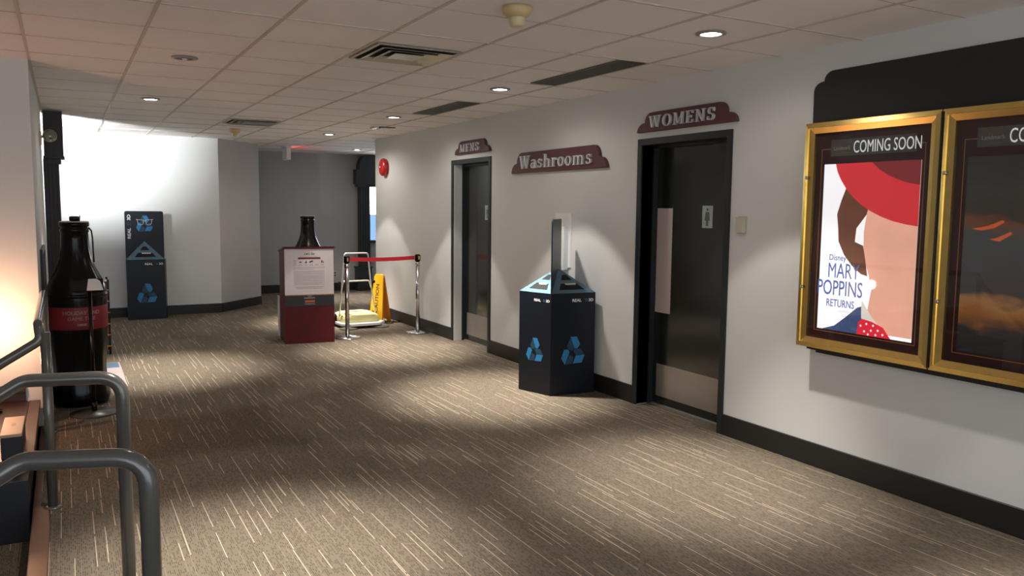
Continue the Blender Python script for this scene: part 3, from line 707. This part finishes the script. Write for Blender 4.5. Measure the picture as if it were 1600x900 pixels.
M = frame3((s3.x, s3.y, bz), dirv, (0, 0, 1))
bm = B(); cr = .03
hb = [(0, 0), (Lh, 0), (Lh, .625-cr)] + [(Lh-cr+cr*math.cos(PI/2*k/5), .625-cr+cr*math.sin(PI/2*k/5)) for k in range(1, 5)] + [(Lh-cr, .625), (cr, .625)] + [(cr-cr*math.sin(PI/2*k/5), .625-cr+cr*math.cos(PI/2*k/5)) for k in range(1, 6)]
poly(bm, hb, .010, M @ Matrix.Translation((0, 0, -.005))); hd = obj('header_board', bm, navy_m, t)
Mh = frame3((e3.x, e3.y, bz), -dirv, (0, 0, 1)) @ Matrix.Translation((0, 0, .005))
bl, bdk = B(), B(); logo(bl, bdk, Mh @ Matrix.Translation((Lh/2, .44, 0)), .10); obj('recycling_mark', bl, lblue_m, hd); obj('recycling_mark_shade', bdk, dblue_m, hd)
bm = B(); Mt = Mh @ Matrix.Translation((Lh-.035, .12, .0006)) @ Matrix.Rotation(PI/2, 4, 'Z'); text(bm, 'REAL D 3D', .06, Mt, sx=1.1, h=.0006); obj('lettering', bm, white_print, hd)

# far bin: flat against the back wall
t = thing('recycling_bin', 'tall navy glasses recycling bin against the bright back wall', 'recycling bin', (.970, 12.175, 0), .01)
w = .485
bm = B(); poly(bm, [(-w/2, 0), (w/2, 0), (w/2+.03, .12), (w/2-.04, .33), (-w/2+.04, .33), (-w/2, .12)], .835); bd = obj('body', bm, navy_m, t)
bin_face(bd, frameF(-w/2, 0, 0), w, .835, w)
apx = Vector((0, .155, 1.085)); poly_lid(t, [(-w/2, 0), (w/2, 0), (w/2, .16), (-w/2, .16)], .836, apx, slope_m)
Ms = frame3((-w/2, 0, .836), (1, 0, 0), apx-Vector((0, 0, .836))); a_slots(t, Ms, w, (apx-Vector((0, 0, .836))).length)
bm = B(); hw = .248; cr = .025; hh = .665
pts = [(-hw, 0), (hw, 0), (hw, hh-cr)] + [(hw-cr+cr*math.cos(PI/2*k/5), hh-cr+cr*math.sin(PI/2*k/5)) for k in range(1, 6)] + [(-hw+cr-cr*math.sin(PI/2*k/5), hh-cr+cr*math.cos(PI/2*k/5)) for k in range(0, 6)]
Mh = frameF(.012, .175, .836); poly(bm, pts, .010, Mh @ Matrix.Translation((0, 0, -.01))); hd = obj('header_board', bm, navy_m, t)
bl, bdk = B(), B(); logo(bl, bdk, Mh @ Matrix.Translation((0.0, .48, 0)), .105, .0004); obj('recycling_mark', bl, lblue_m, hd); obj('recycling_mark_shade', bdk, dblue_m, hd)
bm = B()
for s in (-1, 1):
    cx = .005+s*.052
    gl = [(cx-.040, .545), (cx+.038, .545), (cx+.040, .525), (cx+.030, .485), (cx+.010, .475), (cx-.012, .475), (cx-.032, .485)]
    tube(bm, [Mh @ Vector((a, b, .003)) for a, b in gl+[gl[0]]], .0042, 6)
tube(bm, [Mh @ Vector((a, b, .003)) for a, b in ((-.025, .53), (.035, .53))], .004, 6)
for s in (-1, 1): tube(bm, [Mh @ Vector((.005+s*.085, .545, .003)), Mh @ Vector((.005+s*.108, .55, .003))], .006, 6)
obj('glasses_print', bm, mat('print_silver_line', (.45, .45, .45), .4), hd, label='grey outline of spectacles')
bm = B(); Mt = Mh @ Matrix.Translation((-.175, .28, .0006)) @ Matrix.Rotation(PI/2, 4, 'Z')
text(bm, 'REAL', .058, Mt, sx=1.15, h=.0006, bold=.001); text(bm, '3D', .058, Mt @ Matrix.Translation((.255, 0, 0)), sx=1.15, h=.0006, bold=.001); obj('lettering', bm, white_print, hd)
bm = B(); text(bm, 'D', .058, Mt @ Matrix.Translation((.185, 0, 0)), sx=1.1, h=.0006); obj('lettering_blue', bm, dblue_m, hd)

# ------------------------------------------------------------------ lectern
LR = -.125
t = thing('lectern', 'mahogany lectern with a printed notice on its front', 'lectern', (2.182, 9.283, 0), LR)
LW, LD = .563, .53
bm = B(); box(bm, 0, LW, 0, .02, 0, 1.10); obj('front_panel', bm, mahog_m, t)
for s in (0, 1):
    bm = B(); x0 = s*(LW-.02); poly(bm, [(0.021, 0), (LD, 0), (LD, 1.045), (0.021, 1.105)], .02, frame3((x0+.02 if s == 0 else LW, 0, 0), (0, 1, 0), (0, 0, 1)) @ Matrix.Translation((0, 0, -.0)) if False else Matrix(((0, 0, 1, x0), (1, 0, 0, 0), (0, 1, 0, 0), (0, 0, 0, 1))))
    obj('side_panel', bm, mahog_m, t)
bm = B(); poly(bm, [(-.015, 1.105), (LD+.01, 1.043), (LD+.01, 1.063), (-.015, 1.127)], LW+.02, Matrix(((0, 0, 1, -.01), (1, 0, 0, 0), (0, 1, 0, 0), (0, 0, 0, 1)))); obj('top', bm, mahog_m, t)
bm = B(); box(bm, .02, LW-.02, .021, LD-.02, .50, .52); obj('shelf', bm, mahog_m, t)
nt_ = thing('notice_poster', 'white printed notice fixed to the lectern front', 'poster', (2.182, 9.283, 0), LR)
M = frameF(.004, -.0015, .435)
nw, nh = .556, .665
bm = B(); poly(bm, rect(0, nw, .135, nh), .0012, M); ppr = obj('sheet', bm, paper_m, nt_)
bm = B(); poly(bm, rect(0, nw, 0, .128), .0012, M); ft = obj('footer', bm, mat('footer_black', (.012, .013, .014), .5), nt_, label='black footer band')
bm = B(); poly(bm, rect(0, nw, .127, .136), .0014, M); obj('gold_rule', bm, gold_m, nt_)
bm = B(); text(bm, "Let's Go", .036, M @ Matrix.Translation((nw*.50, nh-.068, .0013)), h=.0005, shear=.4, align='CENTER', sx=.95, bold=.0008)
for k, x in enumerate((.115, .18, .24, .30, .365, .425)):
    if k == 1: poly(bm, [(x-.018, nh-.158), (x+.018, nh-.158), (x+.012, nh-.148), (x-.012, nh-.144)], .0005, M, w0=.0013)
    elif k == 2: poly(bm, [(x-.010, nh-.165), (x+.012, nh-.165), (x+.010, nh-.145), (x+.004, nh-.132), (x, nh-.145), (x-.006, nh-.15)], .0005, M, w0=.0013)
    elif k == 3: poly(bm, [(x-.022, nh-.155), (x-.016, nh-.162), (x+.024, nh-.146), (x+.020, nh-.134), (x-.018, nh-.142)], .0005, M, w0=.0013)
    elif k == 0:
        for q in (rect(x-.011, x+.011, nh-.137, nh-.134), rect(x-.011, x+.011, nh-.166, nh-.163), rect(x-.011, x-.009, nh-.166, nh-.134), rect(x+.009, x+.011, nh-.166, nh-.134)): poly(bm, q, .0005, M, w0=.0013)
obj('heading', bm, ink_m, ppr)
bm = B(); poly(bm, rect(.15, .405, nh-.118, nh-.097), .0005, M, w0=.0013)
poly(bm, rect(.415, .43, nh-.162, nh-.134), .0005, M, w0=.0013); poly(bm, rect(.435, .443, nh-.166, nh-.145), .0005, M, w0=.0013); obj('red_bar', bm, redink_m, ppr)
bm = B(); rnd = random.Random(4)
def words(y, x0, x1, hh):
    x = x0
    while x < x1:
        ww = rnd.uniform(.008, .022); poly(bm, rect(x, min(x+ww, x1), y, y+hh), .0004, M, w0=.0013); x += ww+.005
for k, x in enumerate((.115, .18, .24, .30, .365, .425)):
    words(nh-.182, x-.018, x+.018, .005); words(nh-.192, x-.022, x+.022, .005)
words(nh-.089, .17, .38, .004)
for k in range(3): words(nh-.212-.012*k, .10, .45 if k < 2 else .33, .0045)
for k in range(12):
    words(nh-.262-.0135*k, .115, (.44, .30, .43, .20, .42, .38)[k % 6], .003)
for k in range(3): words(nh-.440-.011*k, .11+.01*k, .445-.012*k, .005)
obj('body_text', bm, greyink_m, ppr)
bm = B()
for q in (rect(.055, .057, .17, nh-.035), rect(nw-.057, nw-.055, .17, nh-.035), rect(.055, nw-.055, .17, .172), rect(.055, nw-.055, nh-.037, nh-.035)): poly(bm, q, .0003, M, w0=.0013)
poly(bm, rect(.10, .45, nh-.425, nh-.248), .0002, M, w0=.0012)
obj('pale_border', bm, mat('border_print', (.56, .52, .54), .7), ppr)
bm = B(); text(bm, 'Landmark', .034, M @ Matrix.Translation((nw*.5, .088, .0013)), h=.0005, align='CENTER', sx=.9); text(bm, 'CINEMAS', .018, M @ Matrix.Translation((nw*.5, .02, .0013)), h=.0005, align='CENTER', sx=1.6)
poly(bm, [(nw*.5-.03, .116), (nw*.5+.03, .116), (nw*.5+.02, .121), (nw*.5-.015, .121)], .0005, M, w0=.0013)
obj('footer_lettering', bm, mat('footer_white', (.5, .48, .46), .6), ft)
bm = B(); poly(bm, rect(nw*.5-.055, nw*.5+.058, .045, .068), .0005, M, w0=.0013); obj('footer_bar', bm, orange_m, ft)
bm = B(); box(bm, -.004, .004, -.035, .035, 0, .50); bo = obj('leaning_board', bm, paper_m); bo.location = (2.262, 9.93, .0); bo.rotation_euler = (0, 0, .05)
tag(bo, 'thin cream board standing on the floor behind the lectern', 'board')

# ------------------------------------------------------------------ stanchions and belt
def stanchion(x, y, label):
    t = thing('stanchion', label, 'stanchion', (x, y, 0), 0, 'chrome stanchions')
    bm = B(); lathe(bm, [(.155, 0), (.160, .004), (.160, .010), (.150, .017), (.05, .028), (.035, .034), (0, .036)], 44); obj('base', bm, chrome_m, t)
    bm = B(); lathe(bm, [(.026, .030), (.026, .93)], 28); lathe(bm, [(.030, .860), (.030, .905)], 28); obj('post', bm, chrome_m, t)
    bm = B(); lathe(bm, [(0, .915), (.034, .915), (.036, .92), (.036, .985), (.034, .994), (.02, 1.0), (0, 1.0)], 28); box(bm, -.012, .012, -.042, -.03, .93, .985, bev=.002)
    obj('belt_head', bm, cola_m, t, label='black belt cassette')
    bm = B(); box(bm, -.008, .008, -.0445, -.0415, .935, .980, bev=.001); obj('latch', bm, brass_m, t)
stanchion(2.962, 9.42, 'chrome stanchion right beside the lectern'); stanchion(3.902, 9.47, 'chrome stanchion close to the white wall')
bt = B(); n = 24; t_ = bmesh.new(); rows = []
for k in range(n+1):
    f = k/n; x = 3.001+f*(3.860-3.001); y = 9.421+f*.048; sag = -.012*math.sin(PI*f)
    rows.append([t_.verts.new((x, y+dy, z+sag)) for dy, z in ((-.0012, .934), (-.0012, .982), (.0012, .982), (.0012, .934))])
for a, b_ in zip(rows[:-1], rows[1:]):
    for k in range(4): t_.faces.new((a[k], a[(k+1) % 4], b_[(k+1) % 4], b_[k]))
t_.faces.new(rows[0]); t_.faces.new(rows[-1]); bmesh.ops.recalc_face_normals(t_, faces=t_.faces); merge(bt, t_)
tag(obj('barrier_belt', bt, belt_m), 'red belt stretched between the two chrome stanchions', 'belt')

# ------------------------------------------------------------------ floor sweeper and wet floor sign
t = thing('floor_sweeper', 'pale yellow push sweeper with chrome handle behind the belt', 'floor sweeper', (3.40, 10.38, 0), .06)
bm = B()
tt = bmesh.new(); lv = [(0, 1.0, .06), (.0, 1.0, .11), (.0, .93, .155), (.0, .70, .185)]
out = [(-.27, -.10), (-.22, -.22), (.20, -.22), (.27, -.12), (.27, .18), (.22, .30), (-.22, .30), (-.27, .20)]
rings = [[tt.verts.new((x*s, .04+(y-.04)*s, z)) for x, y in out] for _, s, z in lv]
for a, b_ in zip(rings[:-1], rings[1:]):
    for k in range(8): tt.faces.new((a[k], a[(k+1) % 8], b_[(k+1) % 8], b_[k]))
tt.faces.new(rings[0]); tt.faces.new(rings[-1]); bmesh.ops.recalc_face_normals(tt, faces=tt.faces)
bmesh.ops.bevel(tt, geom=tt.edges[:], offset=.008, segments=2, affect='EDGES'); merge(bm, tt)
obj('hood', bm, paleyel_m, t)
bm = B(); box(bm, -.13, .11, .02, .07, .184, .189, bev=.002); obj('grip_slot', bm, mat('olive_slot', (.12, .11, .04), .5), t)
bm = B(); poly(bm, [(-.30, -.20), (-.20, -.30), (.20, -.31), (.31, -.20), (.29, .20), (-.29, .20)], .035, Matrix.Translation((0, 0, .035)), bev=.006); obj('chassis', bm, plastic_w, t)
for s in (-1, 1):
    bm = B(); M = Matrix.Translation((s*.285, .12, .085)) @ Matrix.Rotation(PI/2, 4, 'Y'); lathe(bm, [(0, -.025), (.08, -.025), (.085, -.015), (.085, .015), (.08, .025), (0, .025)], 28, M); obj('wheel', bm, cola_m, t)
    bm = B(); lathe(bm, [(.02, .033), (.11, .012), (.12, .004), (.10, .0), (0, .0)], 30, Matrix.Translation((s*.22, -.26, 0))); obj('brush', bm, mat('brush_bristle', (.10, .09, .07), .9), t)
    bm = B(); lathe(bm, [(0, 0), (.018, 0), (.022, .01), (.018, .02), (0, .02)], 16, Matrix.Translation((s*.245, .02, .58)) @ Matrix.Rotation(PI/2, 4, 'Y')); obj('clamp_knob', bm, cola_m, t)
bm = B(); tube(bm, [(-.26, -.02, .10), (-.205, .02, .50), (-.15, .05, .97), (.18, .05, .97), (.215, .02, .50), (.26, -.02, .10)], .010, 12, rad=.04); obj('handle', bm, mat('handle_nickel', (.78, .76, .72), .35, .2), t)
bm = B(); tube(bm, [(-.205, .022, .50), (-.180, .022, .60), (.180, .022, .60), (.215, .022, .50)], .009, 12, rad=.03); obj('handle_brace', bm, mat('handle_nickel', (.7, .68, .64)), t)

t = thing('wet_floor_sign', 'folded yellow caution sign standing against the wall behind sweeper', 'caution sign', (3.80, 10.60, 0), -1.12)
for s in (-1, 1):
    bm = B(); M = Matrix.Translation((0, s*.085, 0)) @ Matrix.Rotation(s*.118, 4, 'X') @ frameF(0, 0, 0)
    pts = [(-.13, 0), (-.07, 0), (-.05, .04), (.05, .04), (.07, 0), (.13, 0), (.085, .63), (.07, .66), (.045, .67), (-.045, .67), (-.07, .66), (-.085, .63)]
    poly(bm, pts, .016, M @ Matrix.Translation((0, 0, -.008)), bev=.003); pn = obj('panel', bm, yellow_m if s < 0 else mat('amber_plastic', (.70, .24, .01), .4), t)
    if s < 0:
        bm = B()
        text(bm, 'CAUTION', .085, M @ Matrix.Translation((.025, .13, .009)) @ Matrix.Rotation(PI/2, 4, 'Z'), sx=1.05, h=.001, bold=.001)
        obj('lettering', bm, ink_m, pn)
bm = B(); tube(bm, [(3.75, 10.42, .005), (3.86, 10.30, .005), (3.93, 10.42, .005), (4.01, 10.62, .005)], .005, 8, rad=.1)
tag(obj('power_cord', bm, cola_m), 'thin dark cord lying on the carpet beside the caution sign', 'cord')

# ------------------------------------------------------------------ giant bottles
flute_n = 10
def bottle(loc, label, lettered):
    t = thing('giant_bottle', label, 'bottle display', loc, 0)
    def fl(z): return .018*max(0, min(1, (.58-z)/.1))*max(0, min(1, (z-.06)/.05)) + .010*max(0, min(1, (z-.90)/.05))*max(0, min(1, (1.15-z)/.08))
    prof = [(.150, 0), (.168, .015), (.178, .06), (.172, .12), (.160, .20), (.156, .28), (.160, .38), (.168, .48), (.174, .58), (.177, .60), (.177, .80), (.178, .83), (.178, .89), (.172, .94), (.160, .985), (.140, 1.03), (.120, 1.08), (.103, 1.13), (.093, 1.18), (.086, 1.24), (.083, 1.31), (.082, 1.365), (.087, 1.372), (.087, 1.392), (.081, 1.398), (.080, 1.408), (.089, 1.415), (.091, 1.43), (.088, 1.442), (.0, 1.444)]
    prof = [(r_*1.19, z_) for r_, z_ in prof]
    bm = B(); lathe(bm, prof, 80, flute=fl); obj('body', bm, cola_m, t)
    bm = B(); lathe(bm, [(.2124, .615), (.2136, .618), (.2136, .788), (.2124, .791)], 64); lb = obj('label_band', bm, label_m, t)
    bm = B(); lathe(bm, [(.0, .0), (.1065, .0), (.1065, .006), (.09, .010), (0, .010)], 40, Matrix.Translation((0, 0, 1.444))); obj('cap', bm, mat('cap_grey', (.35, .35, .33), .35), t)
    if lettered:
        bm = B(); lathe(bm, [(.03, .0), (.038, .004), (.038, .030), (.03, .038), (0, .038)], 24, Matrix.Translation((.005, -.02, 1.454))); tube(bm, [(.04, -.02, 1.454), (.043, -.02, 1.50)], .003, 6); obj('cap_knob', bm, cola_m, t)
        bm = B(); tube(bm, [(.098, -.03, 1.405), (.118, -.035, 1.38), (.124, -.04, 1.32), (.126, -.04, 1.20), (.128, -.05, 1.13)], .006, 8); obj('cap_cord', bm, cola_m, t)
    bm = B(); lathe(bm, [(.2124, .86), (.2184, .865), (.2184, .885), (.211, .892)], 64); obj('waist_ring', bm, cola_m, t)
    if lettered:
        bm = B()
        for s, z, sz in (('HOLIDAY AND', .735, .040), ('GAME TIME', .690, .040), ('DRINK', .648, .022)):
            b2 = B(); text(b2, s, sz, Matrix.Identity(4), sx=1.0, h=.0008, align='CENTER', bold=.001)
            bmesh.ops.triangulate(b2, faces=b2.faces)
            for v in b2.verts:
                a = v.co.x/.214 - PI/2 + .12; v.co = Vector(((.2137+v.co.z)*math.cos(a), (.2137+v.co.z)*math.sin(a), z+v.co.y))
            me = bpy.data.meshes.new('tmp'); b2.to_mesh(me); b2.free(); bm.from_mesh(me); bpy.data.meshes.remove(me)
        obj('label_lettering', bm, mat('label_text', (.34, .22, .22), .6), lb, label='white capital lettering')
    return t
bottle((.068, 7.22, 0), 'giant black cola bottle with red label at the left wall', True)
bottle((3.18, 12.0, 0), 'giant black bottle half hidden behind the lectern', False)

t = thing('sign_stand', 'black floor stand with tilted sign plate in front of the giant bottle', 'sign stand', (.155, 6.86, 0))
t.location = (.148, 6.79, 0)
bm = B(); lathe(bm, [(.165, 0), (.168, .004), (.165, .010), (.03, .018), (.02, .022), (0, .022)], 44); obj('base', bm, mat('stand_grey', (.05, .05, .045), .35), t)
bm = B(); lathe(bm, [(.0135, .02), (.0135, .945)], 18); lathe(bm, [(.020, .02), (.020, .09)], 18); obj('pole', bm, cola_m, t)
Mp = Matrix.Translation((-.01, 0, .985)) @ Matrix.Rotation(math.radians(28), 4, 'X')
bm = B(); box(bm, -.115, .105, -.085, .085, -.010, 0, bev=.002, M=Mp); tray = obj('sign_tray', bm, cola_m, t)
bm = B(); poly(bm, [(.0-.010, -.078), (.100, -.078), (.085, .04), (.06, .078), (.005, .078)], .002, Mp); obj('sign_card', bm, white_print, tray, label='white card catching the light')

# striped rack behind the bottle
t = thing('display_rack', 'narrow dark rack with yellow and red striped tiers behind the giant bottle', 'display rack', (.20, 9.62, 0))
bm = B()
for sx_ in (-1, 1):
    for sy_ in (-1, 1): box(bm, sx_*.18-.01, sx_*.18+.01, sy_*.16-.01, sy_*.16+.01, 0, .80)
for k in range(6): box(bm, -.18, .18, -.16, .16, .08+.12*k, .095+.12*k)
obj('frame', bm, cola_m, t)
bm = B()
for k in range(6): box(bm, -.194, .194, -.174, -.158, .083+.12*k, .095+.12*k, bev=.002); box(bm, .180, .194, -.174, .17, .083+.12*k, .095+.12*k, bev=.002)
obj('tier_edge', bm, amberprint, t, label='yellow tier edges')
cols = [('box_red', (.30, .01, .01)), ('box_teal', (.02, .05, .06)), ('box_dark', (.02, .02, .03)), ('box_orange', (.30, .06, .01)), ('box_blue', (.03, .05, .14)), ('box_plum', (.08, .01, .02))]
for k in range(6):
    bm = B()
    for j in range(4): box(bm, -.175+.09*j, -.095+.09*j, -.155, .12, .096+.12*k, .18+.12*k, bev=.003)
    m_ = mat(*cols[(k*2+1) % 6], .45); obj('carton_row', bm, m_, t)

# floor sheet
t = thing('floor_sheet', 'pale printed sheet with blue ends lying on the carpet beside the bottle', 'mat', (.15, 8.3, 0))
bm = B(); box(bm, -.25, .285, -.62, .62, .0005, .004); obj('sheet', bm, mat('sheet_pink', (.27, .23, .23), .6), t)
bm = B(); box(bm, -.235, .27, -.605, -.40, .0041, .0050); box(bm, -.235, .27, .33, .605, .0041, .0050); obj('blue_band', bm, mat('sheet_blue', (.05, .10, .15), .6), t)

# ------------------------------------------------------------------ stair handrails
RZ = .95; R = .024
def floor_flange(bm, x, y, z): lathe(bm, [(.045, z), (.045, z+.008), (.03, z+.012), (0, z+.012)], 24, Matrix.Translation((x, y, 0)))
def rail(xp, y, xe, label, ey=0):
    t = thing('stair_handrail', label, 'handrail', (xp, y, 0))
    bm = B(); dx = xe-xp
    tube(bm, [(0, 0, 0), (0, 0, RZ), (dx, ey, RZ), (dx-.95, ey, RZ-.58), (dx-.95, ey, -.508)], R, 20, rad=.085)
    obj('rail', bm, rail_m, t)
    bm = B(); floor_flange(bm, 0, 0, .007 if xp < -.1 else 0); obj('flange', bm, rail_m, t)
rail(.163, 2.18, -.115, 'nearest grey tubular handrail at the lower left corner', .10)
rail(.165, 3.26, -.150, 'middle grey tubular handrail, second from the viewer', .08)
t = thing('stair_handrail', 'grey guard rail running along the left wall past the giant bottle', 'handrail', (-.108, 4.73, 0))
bm = B(); tube(bm, [(0, 0, 0), (0, 0, .93)], R, 20); obj('post', bm, rail_m, t)
bm = B(); tube(bm, [(-.035, 1.62, .0), (-.035, 1.62, .94)], R, 20); obj('post', bm, rail_m, t)
bm = B(); tube(bm, [(-.035, 1.70, 0), (-.035, 1.70, RZ+.02), (-.03, 0.02, RZ+.02), (-.02, 0, RZ-.06), (-.90, 0, RZ-.60), (-.90, 0, -.508)], R, 20, rad=.05); obj('rail', bm, rail_m, t)
for y_ in (0, 1.62):
    bm = B(); floor_flange(bm, 0 if y_ == 0 else -.035, y_, .0); obj('flange', bm, rail_m, t)

# ------------------------------------------------------------------ lower counter with boxes and the warm lamp
t = thing('low_counter', 'low dark counter with an orange wood edge beyond the stairs', 'counter', (-.6, 5.65, -.51))
bm = B(); box(bm, -.55, .385, -.62, .86, 0, .68); obj('cabinet', bm, mat('counter_black', (.010, .009, .010), .5), t)
bm = B(); box(bm, -.57, .335, -.64, .87, .68, .710, bev=.004); obj('worktop', bm, dwood_m, t)
bm = B(); box(bm, .336, .405, -.64, .87, .68, .712, bev=.004); obj('edge_strip', bm, wood_m, t)
t = thing('black_cabinet', 'black box with a pale top edge below the near handrails', 'box', (-.36, 4.79-.14, -.51))
t.location = (-.40, 4.86, -.51)
bm = B(); box(bm, -.25, .185, -.09, .13, 0, .665, bev=.004); obj('body', bm, mat('box_navy_black', (.008, .009, .013), .4), t)
bm = B(); box(bm, -.25, .18, .07, .125, .665, .678, bev=.002); obj('edge_band', bm, mat('box_top_grey', (.28, .27, .28), .4), t)
t = thing('card_box', 'small black box with a tan lid on the low counter', 'box', (-.295, 5.24, .202))
bm = B(); box(bm, -.052, .048, -.20, .22, 0, .12, bev=.003); obj('body', bm, mat('box_black', (.008, .008, .010), .4), t)
bm = B(); box(bm, -.054, .050, -.205, .225, .12, .136, bev=.004); l_ = obj('lid', bm, mat('lid_tan', (.55, .34, .24), .5), t)
bm = B(); poly(bm, [(.012*math.cos(k*PI/8), .03*math.sin(k*PI/8)) for k in range(16)], .0008, Matrix.Translation((0, .03, .136))); obj('lid_mark', bm, mat('lid_mark_brown', (.20, .11, .08), .5), l_)

t = thing('table_lamp', 'small warm globe lamp on the low counter, just out of frame', 'lamp', (-.475, 6.23, .204))
bm = B(); lathe(bm, [(.07, 0), (.07, .012), (.012, .03), (.010, .46), (.03, .48), (0, .485)], 24); obj('stand', bm, cola_m, t)
bm = B(); lathe(bm, [(0, .475), (.025, .48), (.045, .505), (.048, .53), (.040, .56), (.02, .575), (0, .578)], 24); obj('globe', bm, lamp_glow, t)

# spotlight in the alcove behind the left pilaster
src = Vector((-.62, 9.52, 2.05)); tgt = Vector((.24, 12.3, 2.56))
t = thing('alcove_spotlight', 'white spotlight hidden behind the left pilaster', 'spotlight', (src.x, src.y, H))
q = (tgt-src).to_track_quat('-Z', 'Y').to_matrix().to_4x4()
bm = B(); tube(bm, [(0, 0, 0), (0, 0, src.z-H+.03)], .012); lathe(bm, [(0, .12), (.05, .115), (.06, .0), (.055, .0), (.05, .06), (0, .06)], 28, Matrix.Translation((0, 0, src.z-H)) @ q); obj('housing', bm, plastic_w, t)
L = bpy.data.lights.new('alcove_spot_lamp', 'SPOT'); L.energy = E_COVE; L.color = (.95, .97, 1.0); L.spot_size = math.radians(60); L.spot_blend = 1.0; L.shadow_soft_size = .04
lo = bpy.data.objects.new('alcove_spot_lamp', L); C.objects.link(lo); lo.parent = t; lo.matrix_local = Matrix.Translation((0, 0, src.z-H)) @ q @ Matrix.Translation((0, 0, -.02))
